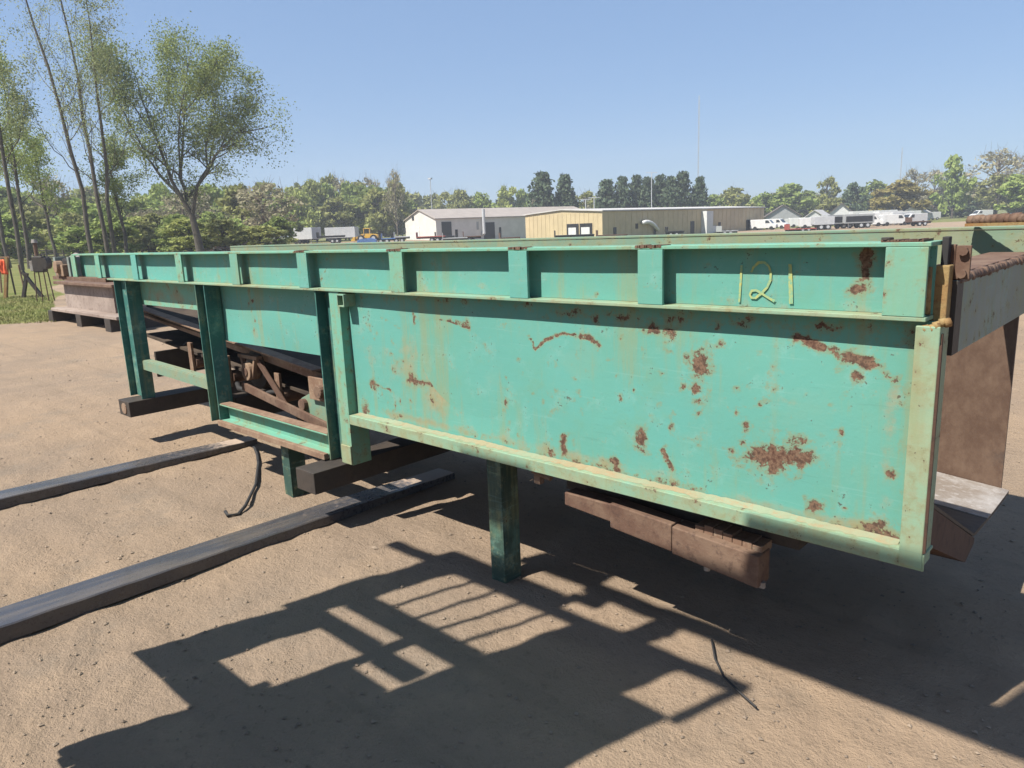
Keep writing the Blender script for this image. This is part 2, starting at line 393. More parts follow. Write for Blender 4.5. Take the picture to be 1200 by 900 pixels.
grid_panel('side_panel', -3.262, -.505, .655, 1.305, D + .06, .011, marks,
           [(a, b, c * 1.25, d * 1.25, .69) for a, b, c, d in blobs] + small, stains, M['teal'], thick=.010)
# long upper beam: web, two flanges, flat bars
ub = [(-.715, 1.46, .022, .075, .95), (-.735, 1.385, .045, .018, .8), (-.86, 1.40, .02, .01, .45), (-1.2, 1.335, .12, .008, .5)] + [(rng.uniform(-7, -.6), rng.uniform(1.34, 1.5), .01, .012, rng.uniform(.4, .7)) for _ in range(40)]
web = grid_panel('beam_web', -7.32, -.537, 1.323, 1.507, D + .062, .02, [], ub, [(-.86, 1.36, .12, .03, .4), (-3, 1.33, 4., .016, .55), (-6.3, 1.4, .1, .05, .4), (-2.3, 1.36, .25, .04, .3), (-4.6, 1.36, .3, .04, .35)], M['teal'], thick=.006)
# chalk number on the web
def digit(pts, w=.008):
    P = [Vector((x, 0, z)) for x, z in pts]; L_ = []; R_ = []
    for i, p in enumerate(P):
        d = (P[min(i + 1, len(P) - 1)] - P[max(i - 1, 0)]).normalized(); n = Vector((-d.z, 0, d.x)) * w * .5 * (.8 + .4 * rng.random())
        L_.append(p + n + Vector((0, D + .0566 - .00006 * i, 0))); R_.append(p - n + Vector((0, D + .0566 - .00006 * i, 0)))
    k = len(P); mb = MB(); mb.add(L_ + R_, [(i, i + 1, k + i + 1, k + i) for i in range(k - 1)]); mb.build('chalk_digit', M['chalk'], web)
digit([(-1.086, 1.453), (-1.088, 1.40), (-1.091, 1.336)])
digit([(-1.053, 1.432), (-1.046, 1.448), (-1.030, 1.462), (-1.012, 1.464), (-.997, 1.452), (-.989, 1.432), (-.990, 1.408), (-1.0, 1.385), (-1.018, 1.366), (-1.036, 1.352), (-1.050, 1.352), (-1.056, 1.362), (-1.050, 1.374), (-1.035, 1.376), (-1.015, 1.366), (-.995, 1.354), (-.974, 1.344)])
digit([(-.930, 1.458), (-.926, 1.40), (-.922, 1.338)], .011)
MB().box(-7.33, -.535, D, D + .12, 1.508, 1.520).build('top_flange', M['tealworn'], mach, .002)
MB().box(-6.545, -.535, D, D + .12, 1.310, 1.322).build('bottom_flange', M['tealbeige'], mach, .002)
MB().box(-7.92, -6.547, D - .01, D + .12, 1.290, 1.322).build('bottom_flange', M['rust'], mach, .002, label='rusted far end of the bottom flange')
ribs = [(-.645, -.540)] + [(r - .098, r) for r in (-1.34, -1.95, -2.72, -3.53, -4.30, -5.09, -5.88, -6.66)] + [(-7.36, -7.25)]
for i, (a, b) in enumerate(ribs):
    MB().box(a, b, D - .001, D + .011, 1.3225, 1.5075).build('stiffener_bar', M['tealworn'] if i % 3 == 0 or i > 7 else M['teal'], mach, .0015)
for a, b in ribs[:9]:
    for z in (1.3245, 1.5055):
        q = [(a + (b - a) * k / 6, D + .0115 + .001 * rng.random(), z + rng.uniform(-.0015, .0015)) for k in range(7)]
        MB().tube(q, [.003 + .003 * rng.random() for _ in q], 6).build('weld_bead', M['tealworn'], mach, smooth=True)
mbr = MB()
for k in range(26): mbr.box(-.66 + .004 * k, -.66 + .004 * (k + 1) + .001, D + .004, D + .1, 1.5195, 1.5215 + .006 * rng.random())
mbr.build('rust_scale', M['rust'], mach)
# ledge under the panel
lg = MB(); lg.prism([(D, .605), (D + .008, .605), (D + .008, .645), (D + .09, .645), (D + .09, .655), (D, .655)], 0, -3.26, -.492)
lg.build('bottom_ledge', M['tealbeige'], mach, .0025)
dl = MB(); nd = 150; V_ = []
for k in range(nd + 1):
    x = -3.24 + (3.24 - .57) * k / nd; h = .003 + .004 * rng.random() + .004 * math.sin(k * .09) ** 2
    V_ += [(x, D + .012 + .02 * rng.random(), .6555), (x, D + .0575, .656 + h), (x, D + .0585, .6555)]
dl.add(V_, [(3 * k + a, 3 * k + (a + 1) % 3, 3 * k + 3 + (a + 1) % 3, 3 * k + 3 + a) for k in range(nd) for a in range(3)]); dl.build('ledge_dirt', M['ledgedirt'], mach)
for x in (-1.40, -2.00, -2.78, -3.6):
    q = MB()
    for k in range(10):
        xx = x - .05 + .010 * k + rng.uniform(-.004, .004); q.box(xx, xx + .012, D - .0015, D + .03 + .04 * rng.random(), 1.512 + .003 * rng.random(), 1.5212 + .002 * rng.random())
    q.build('rust_scale', M['rust'], mach)
# near right corner angle
ca = MB(); ca.prism([(-.557, D - .004), (-.497, D - .004), (-.497, D + .085), (-.508, D + .085), (-.508, D + .008), (-.557, D + .008)], 2, .612, 1.300)
ca.build('corner_angle', M['tealbeige'], mach, .003)
MB().box(-.5, -.4935, D + .006, D + .02, .66, 1.28).tube([(-.496, D + .004, .66), (-.495, D + .002, .9), (-.497, D + .004, 1.25)], .006, 6).build('corner_weld', M['rustbrown'], mach)
wb = MB()
for k in range(16):
    t = k / 15; r_ = .005 + .008 * rng.random(); px_, pz_ = -.556 + .062 * t + rng.uniform(-.004, .004), 1.284 + .030 * t * t + rng.uniform(-.005, .005)
    wb.tube([(px_, D + .004, pz_), (px_ + .012, D + .012, pz_ + .004)], r_, 6)
wb.build('weld_bead', M['rustorange'], mach, smooth=True)
# posts (I sections seen from the right)
def post(name, x0, x1, zb, zt=1.309, y=D + .005, dep=.105, mat=M['tealdark']):
    p = MB(); p.box(x0, x0 + .009, y, y + dep, zb, zt).box(x1 - .009, x1, y, y + dep, zb, zt).box(x0 + .0095, x1 - .0095, y + dep * .48, y + dep * .48 + .008, zb, zt)
    return p.build(name, mat, mach, .0015)
post('post', -6.42, -6.17, .36)
post('post', -4.95, -4.81, .365)
pp = MB(); pp.box(-3.50, -3.491, D + .01, D + .12, .36, 1.309); pp.box(-3.49, -3.40, D + .07, D + .078, .36, 1.309)
pp.build('post', M['tealdark'], mach, .0015)
pa = MB(); pa.prism([(-3.362, D + .008), (-3.272, D + .008), (-3.272, D + .13), (-3.282, D + .13), (-3.282, D + .018), (-3.362, D + .018)], 2, .37, 1.309)
pa.build('angle_post', M['tealworn'], mach, .002)
MB().box(-3.358, -3.27, D - .004, D + .007, .375, .48).build('gusset_plate', M['tealbeige'], mach, .004)
ts = MB()
for bx in ((-3.262, -3.255, 1.235, 1.300), (-3.207, -3.200, 1.235, 1.300)): ts.box(bx[0], bx[1], D - .012, D + .20, bx[2], bx[3])
ts.box(-3.2545, -3.2075, D - .012, D + .20, 1.235, 1.242).box(-3.2545, -3.2075, D - .012, D + .20, 1.293, 1.300)
ts.build('square_tube', M['tealbeige'], mach, .001)
# skirt panels behind the posts
grid_panel('skirt_panel', -4.93, -3.505, .925, 1.305, D + .115, .03, [([(-4.42, 1.29), (-4.44, 1.18), (-4.38, 1.10), (-4.42, 1.0)], .012, .75), ([(-4.44, 1.2), (-4.36, 1.22)], .01, .7)], [], [(-4.85, .98, .1, .08, .5), (-4.4, 1.05, .06, .2, .5), (-4.2, .94, .6, .02, .5)], M['teal'], thick=.006)
grid_panel('skirt_panel', -6.40, -4.955, 1.115, 1.305, D + .115, .03, [], [], [(-5.6, 1.2, .5, .06, .45)], M['tealworn'], thick=.006)
# rails
MB().prism([(D + .01, .385), (D + .075, .385), (D + .075, .505), (D + .01, .505), (D + .01, .497), (D + .067, .497), (D + .067, .394), (D + .01, .394)], 0, -4.805, -3.505).build('lower_rail', M['tealworn'], mach, .001)
MB().box(-4.80, -3.51, D - .02, D + .009, .362, .396).build('rail_lip', M['rusttan'], mach, .002)
MB().box(-4.80, -3.51, D + .012, D + .082, .5055, .510).build('rail_top_dirt', M['rusttan'], mach)
MB().bar((-6.19, D + .05, .635), (-4.955, D + .04, .61), .010, .070).bar((-6.19, D + .082, .672), (-4.955, D + .072, .647), .062, .008).build('middle_rail', M['dusty'], mach)
# cross members on the feet
MB().box(-6.37, -6.15, D - .11, 3.62, .235, .358).build('cross_beam', M['darksteel'], mach, .004)
MB().prism([(-6.36 + .105 + .05 * math.cos(k), .297 + .045 * math.sin(k)) for k in [i * math.pi / 5 for i in range(10)]], 1, D - .116, D - .109).build('end_cap', M['rusttan'], mach)
MB().box(-3.55, -3.37, D - .18, 3.62, .235, .355).build('cross_beam', M['darksteel'], mach, .003)
MB().box(-4.98, -4.83, D + .14, 3.62, .35, .52).build('cross_beam', M['darksteel'], mach, .004)
MB().prism([(D + .13, .53), (3.6, .53), (3.6, .74), (2.62, .735), (2.56, .775), (2.5, .735), (D + .13, .735)], 0, -6.13, -6.10).build('end_plate', M['darksteel'], mach)
# legs
for x0, x1, y0, y1, zt in ((-2.287, -2.200, D + .055, D + .165, .604), (-4.135, -4.045, D + .06, D + .17, .384), (-2.287, -2.2, 3.45, 3.60, .604), (-4.135, -4.045, 3.45, 3.6, .384)):
    p = MB(); p.box(x0, x1, y0, y0 + .008, -.03, zt).box(x1 - .0085, x1, y0 + .0085, y1, -.03, zt).box(x0, x0 + .008, y0 + .0085, y1, -.03, zt).box(x0 + .0085, x1 - .009, y1 - .008, y1, -.03, zt)
    p.build('leg', M['legpaint'], mach, .002)
# hopper trough, belt and inner parts
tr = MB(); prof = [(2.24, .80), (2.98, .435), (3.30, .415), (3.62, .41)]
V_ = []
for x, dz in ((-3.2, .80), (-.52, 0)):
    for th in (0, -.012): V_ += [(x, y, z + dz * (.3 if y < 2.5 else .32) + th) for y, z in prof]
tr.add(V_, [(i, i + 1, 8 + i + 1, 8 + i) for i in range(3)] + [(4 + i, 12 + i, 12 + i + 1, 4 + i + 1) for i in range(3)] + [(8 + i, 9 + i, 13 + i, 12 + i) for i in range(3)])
tr.build('trough_floor', M['darksteel'], mach)  # dark steel stands for the shaded part of the floor
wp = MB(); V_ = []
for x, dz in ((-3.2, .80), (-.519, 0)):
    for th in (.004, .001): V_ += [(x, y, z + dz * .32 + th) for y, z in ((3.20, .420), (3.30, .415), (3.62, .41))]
wp.add(V_, [(0, 1, 7, 6), (1, 2, 8, 7), (3, 9, 10, 4), (4, 10, 11, 5), (6, 7, 10, 9), (7, 8, 11, 10), (0, 6, 9, 3), (2, 5, 11, 8)]); wp.build('sunlit_worn_strip', M['worn'], mach)  # paler strip where sun reaches the worn floor, light put into the colour
MB().box(-3.2, -.60, 2.455, 2.50, 1.25, 1.508).build('shade_rail', M['tealdark'], mach, .002)  # hidden rail added to keep the trough floor in shade
MB().prism([(2.24, .784), (2.965, .424), (2.96, .405), (2.84, .375), (2.24, .66)], 0, -3.0, -.515).build('trough_skirt', M['rustbrown'], mach)
MB().box(-3.25, -.55, 3.625, 3.64, .36, 1.31).build('far_wall', M['wallrust'], mach)
MB().box(-7.33, -.45, 3.64, 3.655, 1.322, 1.512).build('far_beam_web', M['dusty'], mach)
MB().box(-7.33, -.45, 3.636, 3.74, 1.513, 1.525).build('far_top_flange', M['dusty'], mach, .002)
MB().box(-7.33, -.45, 3.59, 3.70, 1.309, 1.321).build('far_bottom_flange', M['dusty'], mach, .002)
for x0 in (-6.40, -4.95, -3.45): MB().box(x0, x0 + .12, 3.60, 3.70, .36, 1.308).build('far_post', M['tealdark'], mach, .002)
MB().bar((-6.9, 2.9, 1.02), (-3.2, 2.9, .71), .90, .02, (0, 0, 1)).build('belt', M['belt'], mach)
MB().bar((-6.8, 2.9, .80), (-3.3, 2.9, .52), .82, .02, (0, 0, 1)).build('return_belt', M['belt'], mach)
cr = MB(); cr.bar((-6.72, 2.47, 1.015), (-3.95, 2.47, .742), .012, .085).bar((-6.72, 2.435, 1.06), (-3.95, 2.435, .785), .085, .012)
cr.build('conveyor_rail', M['rusttan'], mach, .001)
cr2 = MB(); cr2.bar((-6.72, 3.40, 1.015), (-3.95, 3.40, .742), .012, .10); cr2.build('conveyor_rail', M['rust'], mach, .001)
# bearing block hung under the rail
bz = MB(); bz.tube([(-4.76, 2.37, .70), (-4.76, 2.45, .70)], .062, 18); bz.build('bearing', M['rusttan'], mach, .004)
MB().tube([(-4.76, 2.362, .70), (-4.76, 2.41, .70)], .030, 14).build('shaft', M['rust'], mach, .002)
bk = MB(); bk.bar((-4.85, 2.40, .80), (-4.80, 2.40, .66), .02, .03, (0, 1, 0)).bar((-4.66, 2.40, .79), (-4.71, 2.40, .66), .02, .03, (0, 1, 0)).box(-4.88, -4.62, 2.385, 2.43, .79, .815)
bk.build('bearing_hanger', M['rusttan'], mach, .002)
MB().tube([(-4.78, 2.46, .70), (-4.78, 3.42, .70)], .14, 18).build('drive_pulley', M['darksteel'], mach, .004)
MB().tube([(-3.95, 2.5, .62), (-3.95, 3.42, .62)], .12, 18).build('tail_pulley', M['darksteel'], mach, .004)
gp = MB(); gp.prism([(-4.21, .50), (-4.17, .58), (-3.98, .66), (-3.87, .66), (-3.87, .42), (-4.06, .40)], 1, 2.43, 2.445); gp.build('gear_plate', M['dusty'], mach, .002)
MB().tube([(-4.13, 2.40, .545), (-4.13, 2.432, .545)], .038, 14).build('gear_hub', M['rust'], mach, .003)
MB().bar((-4.28, 2.42, .50), (-4.10, 2.42, .37), .02, .02).bar((-4.33, 2.46, .50), (-4.2, 2.46, .37), .016, .016).build('tie_rod', M['darksteel'], mach)
cl = MB()
for k in range(9):
    x = -3.98 + .012 * k; cl.tube([(x, 2.44, .735 - .012 * k), (x, 2.44, .72 - .012 * k)], .01, 6)
cl.build('drive_chain', M['rust'], mach)
# hanging pipes / hoses under the frame
MB().tube([(-5.2, 2.5, .60), (-5.05, 2.45, .535), (-4.8, 2.45, .53), (-4.55, 2.5, .56)], .018, 8).build('hose_loop', M['black'], mach, smooth=True)
MB().tube([(-5.0, 2.6, .75), (-4.99, 2.6, .36)], .022, 8).build('hanger_rod', M['darksteel'], mach)
for x, z in ((-4.45, .555), (-5.15, .61), (-5.75, .66)):
    rl = MB().tube([(x, 2.45, z), (x, 3.35, z)], .048, 14).build('idler_roller', M['rust'], mach, smooth=False)
    MB().box(x - .03, x + .03, 2.425, 2.445, z - .07, z + .16).build('roller_bracket', M['rusttan'], mach, .002)
MB().bar((-4.80, 2.36, .60), (-3.60, 2.36, .44), .02, .055).build('side_strap', M['rust'], mach, .002)
MB().bar((-4.62, 2.40, .78), (-4.30, 2.40, .50), .014, .045).build('brace', M['rustbrown'], mach, .002)
MB().box(-4.02, -3.72, 2.40, 2.425, .60, .745).build('bearing_plate', M['rusttan'], mach, .003)
MB().tube([(-3.88, 2.37, .665), (-3.88, 2.40, .665)], .040, 14).build('bearing_cap', M['rust'], mach, .004)
# small shackle under the ledge
MB().box(-1.99, -1.955, D + .04, D + .07, .535, .575).tube([(-2.0, D + .05, .59), (-1.9, D + .05, .575)], .015, 8).build('shackle', M['rusttan'], mach, .003)
# rusty stop bars under the hopper
yb = 2.20
def stopbar(x0, x1, zt0, zt1, h0, h1, y=yb, dep=.075):
    p = MB(); p.add([(x0, y, zt0 - h0), (x1, y, zt1 - h1), (x1, y + dep, zt1 - h1), (x0, y + dep, zt0 - h0), (x0, y, zt0), (x1, y, zt1), (x1, y + dep, zt1), (x0, y + dep, zt0)],
                    [(0, 3, 2, 1), (4, 5, 6, 7), (0, 1, 5, 4), (1, 2, 6, 5), (2, 3, 7, 6), (3, 0, 4, 7)])
    return p.build('stop_bar', M['rust'], mach, .004)
stopbar(-1.825, -1.592, .532, .532, .055, .072, yb + .012)
stopbar(-1.590, -1.318, .543, .524, .100, .105)
stopbar(-1.314, -.985, .520, .497, .105, .115, yb - .004, .09)
fl = MB()
for i in range(7):
    x = -1.24 + i * .036; fl.box(x, x + .034, yb + .03, yb + .11, .506 - .003 * i, .535 - .0035 * i + .014 * rng.random())
fl.build('flame_cut_strip', M['rusttan'], mach, .002)
for x in (-1.19, -.985): MB().tube([(x, yb + .03, .395), (x, yb + .03, .375)], .012, 8).build('bolt', M['worn'], mach)
MB().box(-1.9, -.9, yb + .12, yb + .2, .50, .58).build('support_channel', M['darksteel'], mach)
# discharge end: post, flap, bracket, rusty rim
op = MB(); op.box(-.545, -.505, D + .075, D + .118, 1.20, 1.455); op.build('flap_post', M['rustorange'], mach, .003)
MB().tube([(-.552, D + .07, 1.452), (-.555, D + .068, 1.38), (-.56, D + .06, 1.325)], [.012, .016, .022], 7).build('post_weld', M['rustorange'], mach, smooth=True)
fp = MB(); N_ = 40
prof = [(2.295, 1.205), (3.58, 1.205)] + [(3.58 - 1.285 * k / N_, 1.405 + .012 * (rng.random() - .5) + (.006 if k % 2 else 0)) for k in range(N_ + 1)]
fp.prism(prof, 0, -.512, -.494); fp.build('end_flap', paint_teal('grey_green_worn_paint', (.20, .235, .205), (.16, .185, .165), .20, .12), mach)
tw = MB()
for k in range(36):
    y = 2.32 + 1.24 * k / 36; tw.tube([(-.506, y, 1.405 + .006 * rng.random()), (-.504, y + .036, 1.407 + .006 * rng.random())], .013 + .005 * rng.random(), 6)
tw.build('torch_cut_edge', M['rust'], mach, smooth=True)
MB().box(-.512, -.4935, D + .12, 2.36, 1.205, 1.41).build('flap_dark_plate', M['darksteel'], mach)  # darker plate at the near end of the flap
MB().prism([(2.42, 1.413), (3.55, 1.413), (3.55, 1.425), (2.42, 1.425)], 0, -.66, -.516).build('rim_shelf', M['rust'], mach, .002)
vb = MB(); vb.box(-.535, -.505, D + .121, D + .14, 1.415, 1.508); vb.box(-.504, -.468, D + .121, D + .132, 1.415, 1.505); vb.build('hinge_bracket', M['rust'], mach, .002)
MB().box(-.532, -.515, D + .09, D + .119, 1.45, 1.53).build('hinge_lug', M['black'], mach, .002)
for z in (1.43, 1.49): MB().tube([(-.485, D + .108, z), (-.485, D + .122, z)], .012, 8).build('bolt', M['rust'], mach)
MB().tube([(-.66, D + .06, 1.519), (-.66, D + .06, 1.532)], .016, 10).build('bolt', M['darksteel'], mach, .002)
rb = MB()
for k in range(22):
    a = np.array((-.75, 3.6, 1.552)); b_ = np.array((-.22, 3.25, 1.560)); p0 = a + (b_ - a) * k / 22; p1 = a + (b_ - a) * (k + 1.1) / 22
    rb.tube([p0, p1], .020 + .006 * rng.random(), 7)
rb.build('rusty_rim_rod', M['rust'], mach, smooth=True)
MB().bar((-.75, 3.6, 1.535), (-.22, 3.25, 1.54), .05, .012).build('rim_strap', M['rustorange'], mach)
# left far end of the frame
MB().tube([(-7.62, D + .02, 1.40), (-7.62, 3.6, 1.40)], .085, 18).build('head_pulley', M['darksteel'], mach, .003)
MB().box(-7.74, -7.52, D - .03, D + .05, 1.325, 1.43).tube([(-7.63, D - .06, 1.41), (-7.63, D + .0, 1.41)], .055, 14).build('pillow_bearing', M['rusttan'], mach, .006)
for bx in ((-7.86, -7.80), (-7.47, -7.42)): MB().box(*bx, D, D + .09, 1.323, 1.495).build('end_bracket', M['greysteel'], mach, .002)
MB().tube([(-7.75, D + .12, 1.47), (-7.60, D + .12, 1.50), (-7.45, D + .12, 1.48)], .03, 8).build('grease_hose', M['worn'], mach, smooth=True)

# ------------------------------------------------------------------ forks, hose, wire
def fork(xr, w, y0, y1, h, label):
    n = 40; top = []; vs = []; fs = []; st = []
    for i in range(n + 1):
        t = i / n; y = y0 + (y1 - y0) * t
        hh = h * (1 - .55 * t) ; ww = w * (1 - .18 * smo(.75, 1, np.array(t)))
        c = .0015 * math.sin(i * 2.1)
        for x, z, s in ((xr - ww, 0, 0), (xr, 0, 0), (xr, hh - .006 + c, .1), (xr - .006, hh + c, 1), (xr - ww + .006, hh, 1), (xr - ww, hh - .006, .2)):
            vs.append((x, y, z)); st.append(s * (.05 + .25 * smo(.45, .8, t) + .6 * smo(.86, .97, t)))
    for i in range(n):
        for k in range(6):
            fs.append((i * 6 + k, i * 6 + (k + 1) % 6, (i + 1) * 6 + (k + 1) % 6, (i + 1) * 6 + k))
    fs += [tuple(range(6)), tuple(n * 6 + k for k in range(6))]
    mb = MB(); mb.add(vs, fs); o = mb.build('fork_tine', M['fork'])
    a = o.data.attributes.new('stain', 'FLOAT', 'POINT'); a.data.foreach_set('value', np.array(st, np.float32))
    tag(o, label, 'fork', 'heavy fork tines lying on the dirt')
    return o
fork(-3.47, .20, -.35, 3.08, .088, 'nearer dark fork tine on the dirt, its worn tip reaching under the teal frame')
fork(-5.36, .19, -.35, 2.70, .088, 'farther dusty fork tine on the dirt, ending short of the teal frame')
hz_ = [(-5.25, 2.61, .02), (-5.05, 2.53, .016), (-4.837, 2.424, .014), (-4.42, 2.181, .014), (-4.108, 1.946, .014), (-4.01, 1.85, .014), (-4.04, 1.80, .014), (-4.10, 1.815, .02)]
tag(MB().tube(hz_, .010, 8).build('hose', M['black'], smooth=True), 'thin black hose curving over the dirt between the two fork tines', 'hose')
tag(MB().tube([(-1.245, 2.38, .008), (-1.172, 2.269, .01), (-1.098, 2.193, .008), (-1.021, 2.149, .008), (-0.934, 2.102, .01)], .004, 6).build('wire', M['black'], smooth=True), 'short bent black wire lying on the sunlit dirt', 'wire')
#PART2
# ------------------------------------------------------------------ placing things far off: t = sideways per metre ahead, d = metres ahead
def spot(t, d):
    p = d * FW + t * d * RT; return float(p[0]), float(p[1]), float(terr(p[0], p[1]))
def T(px): return (px - 600.0) / 884.0
def zz(px, py, d): return CAM_H + ((266 - .0402 * (px - 600)) - py) / 865.0 * d * 1.02
FACE = math.atan2(RT[1], RT[0])       # turns local x to run sideways in view

# ------------------------------------------------------------------ vegetation
def leafmat(name, c1, c2, tr=.35):
    m, nt, N, L, b = newmat(name)
    n1 = noise(nt, coords(nt, (1, 1, 1), 'Object'), 1.3 if 'far' not in name else 7., 3, .6)
    oi = N.new('ShaderNodeObjectInfo')
    col = mix(nt, ramp(nt, n1, .35, .65), c1, c2)
    hs = N.new('ShaderNodeHueSaturation'); L.new(col, hs.inputs['Color'])
    L.new(mth(nt, 'ADD', mth(nt, 'MULTIPLY', oi.outputs['Random'], .5), 1.0), hs.inputs['Value'])
    b.inputs['Roughness'].default_value = .7; b.inputs['Specular IOR Level'].default_value = .25
    L.new(hs.outputs[0], b.inputs['Base Color'])
    ts = N.new('ShaderNodeBsdfTranslucent'); L.new(hs.outputs[0], ts.inputs[0])
    mx = N.new('ShaderNodeMixShader'); mx.inputs[0].default_value = tr
    L.new(b.outputs[0], mx.inputs[1]); L.new(ts.outputs[0], mx.inputs[2]); L.new(mx.outputs[0], N['Material Output'].inputs[0])
    return m
LM = dict(green=leafmat('leaf_far_green', (.150, .200, .050), (.21, .25, .07)),
          olive=leafmat('leaf_far_olive', (.18, .19, .062), (.23, .235, .08)),
          yellow=leafmat('leaf_far_yellow_green', (.22, .25, .07), (.27, .29, .09)),
          brown=leafmat('leaf_far_budding', (.215, .195, .12), (.26, .24, .145)),
          dark=leafmat('leaf_far_evergreen', (.045, .068, .036), (.065, .088, .046), .15),
          gold=leafmat('leaf_far_golden', (.22, .19, .06), (.27, .225, .08)),
          elm=leafmat('leaf_elm', (.155, .20, .055), (.22, .25, .08)),
          pale=leafmat('leaf_pale', (.22, .25, .11), (.29, .31, .15)))
BARK = plain('bark', (.055, .045, .036), (.095, .08, .065), .95, 3.)
BARKL = plain('bark_pale', (.17, .135, .10), (.12, .095, .07), .95, 3.)

def quads_mesh(name, cen, size, mat, droop=0.):
    n = len(cen); u = nr.normal(size=(n, 3)); u /= np.linalg.norm(u, axis=1)[:, None]
    w = nr.normal(size=(n, 3)); w[:, 2] -= droop; w -= u * (u * w).sum(1)[:, None]; w /= np.linalg.norm(w, axis=1)[:, None]
    s = (np.asarray(size) * nr.uniform(.6, 1.3, n))[:, None]
    a = u * s * .5; b = w * s * .75
    v = np.stack([cen - b, cen + a * .9, cen + b, cen - a * .9], 1).reshape(-1, 3)
    me = bpy.data.meshes.new(name); me.vertices.add(4 * n); me.vertices.foreach_set('co', v.ravel().astype(np.float32))
    me.loops.add(4 * n); me.loops.foreach_set('vertex_index', np.arange(4 * n, dtype=np.int32))
    me.polygons.add(n); me.polygons.foreach_set('loop_start', np.arange(0, 4 * n, 4, dtype=np.int32))
    try: me.polygons.foreach_set('loop_total', np.full(n, 4, np.int32))
    except Exception: pass
    me.update(calc_edges=True); me.validate(); me.materials.append(mat); return me

def tubes_mesh(name, paths, mat, n=5):
    mb = MB()
    for p, r in paths: mb.tube(p, r, n if r[0] > .05 else 3, False)
    me = bpy.data.meshes.new(name); me.from_pydata(mb.v, [], mb.f); me.polygons.foreach_set('use_smooth', [True] * len(me.polygons))
    me.materials.append(mat); return me

def far_proto(kind, seed):
    q = np.random.default_rng(seed); mat, bark, nl, ls = dict(green=(LM['green'], BARK, 2600, .055), olive=(LM['olive'], BARK, 2200, .052), yellow=(LM['yellow'], BARK, 2200, .052),
        brown=(LM['brown'], BARKL, 900, .035), dark=(LM['dark'], BARK, 2600, .06), gold=(LM['gold'], BARK, 3000, .055))[kind]
    paths = [([(0, 0, -.02), (.01, 0, .3), (-.01, .01, .6), (0, 0, .86)], [.030, .022, .014, .004])]
    lo = dict(green=.16, olive=.14, yellow=.2, brown=.28, dark=.10, gold=.14)[kind]
    K = 46; cen = []; rad = []
    for i in range(K):
        z = lo + (1 - lo) * q.random() ** .85 * .97; prof = math.sin(math.pi * min(1, max(0, ((z - lo) / (1 - lo)) * .80 + .17))) ** .7
        a = q.random() * 6.283; r = .42 * prof * math.sqrt(q.random()) * q.uniform(.75, 1.15)
        cen.append((r * math.cos(a), r * math.sin(a), z - .03)); rad.append(q.uniform(.06, .12))
        b = max(.12, z - q.uniform(.12, .25)); paths.append(([(0, 0, b), (r * .5 * math.cos(a), r * .5 * math.sin(a), (b + z) / 2 + .01), cen[-1]], [.010, .006, .002]))
        if kind in ('brown', 'yellow', 'olive'):
            for _ in range(6 if kind == 'brown' else 3):
                d = q.normal(size=3) * .07; d[2] = abs(d[2]) * 1.3; paths.append(([cen[-1], tuple(np.array(cen[-1]) + d)], [.003, .001]))
    cen = np.array(cen); rad = np.array(rad); ix = q.integers(0, K, nl)
    d = q.normal(size=(nl, 3)); d /= np.linalg.norm(d, axis=1)[:, None]
    pts = cen[ix] + d * (rad[ix] * q.uniform(.45, 1.1, nl))[:, None] * np.array([1.15, 1.15, .75])
    return tubes_mesh('trunk', paths, bark, 5), quads_mesh('crown', pts, np.full(nl, ls), mat)
def pine_proto(seed):
    q = np.random.default_rng(seed); paths = [([(0, 0, -.02), (0, 0, .97)], [.035, .004])]; P = []
    for i in range(30):
        z = .10 + .87 * (i / 29.) ; r0 = .48 * (1 - z) ** .62 * q.uniform(.7, 1.12) + .02
        for k in range(7):
            a = q.random() * 6.283; r = r0 * q.uniform(.6, 1.1); e = (r * math.cos(a), r * math.sin(a), z - .04 * r / .5 + .03 * q.random())
            paths.append(([(0, 0, z), e], [.008, .002])); t = q.random(18) ** .6
            P.append(np.array([0, 0, z]) + (np.array(e) - np.array([0, 0, z])) * t[:, None] + q.normal(size=(18, 3)) * np.array([.035, .035, .016]))
    P = np.concatenate(P); return tubes_mesh('trunk', paths, BARK, 5), quads_mesh('crown', P, np.full(len(P), .052), LM['dark'])
KN = ['green', 'olive', 'yellow', 'brown', 'dark', 'gold']
PROTO = {k: [far_proto(k, 100 + 10 * i + j) for j in range(3 if i < 4 else 2)] for i, k in enumerate(KN)}
PINE = [pine_proto(300 + j) for j in range(3)]
cnt = [0]
def plant(name, x, y, h, w, proto, label, group=None):
    z = float(terr(x, y)); t = thing(name, (x, y, z), label, 'tree', group, rng.random() * 6.28)
    t.scale = (w, w * rng.uniform(.9, 1.15), h); cnt[0] += 1
    for nm, me in zip(('trunk', 'crown'), proto):
        o = bpy.data.objects.new(nm, me); C.objects.link(o); o.parent = t
    return t
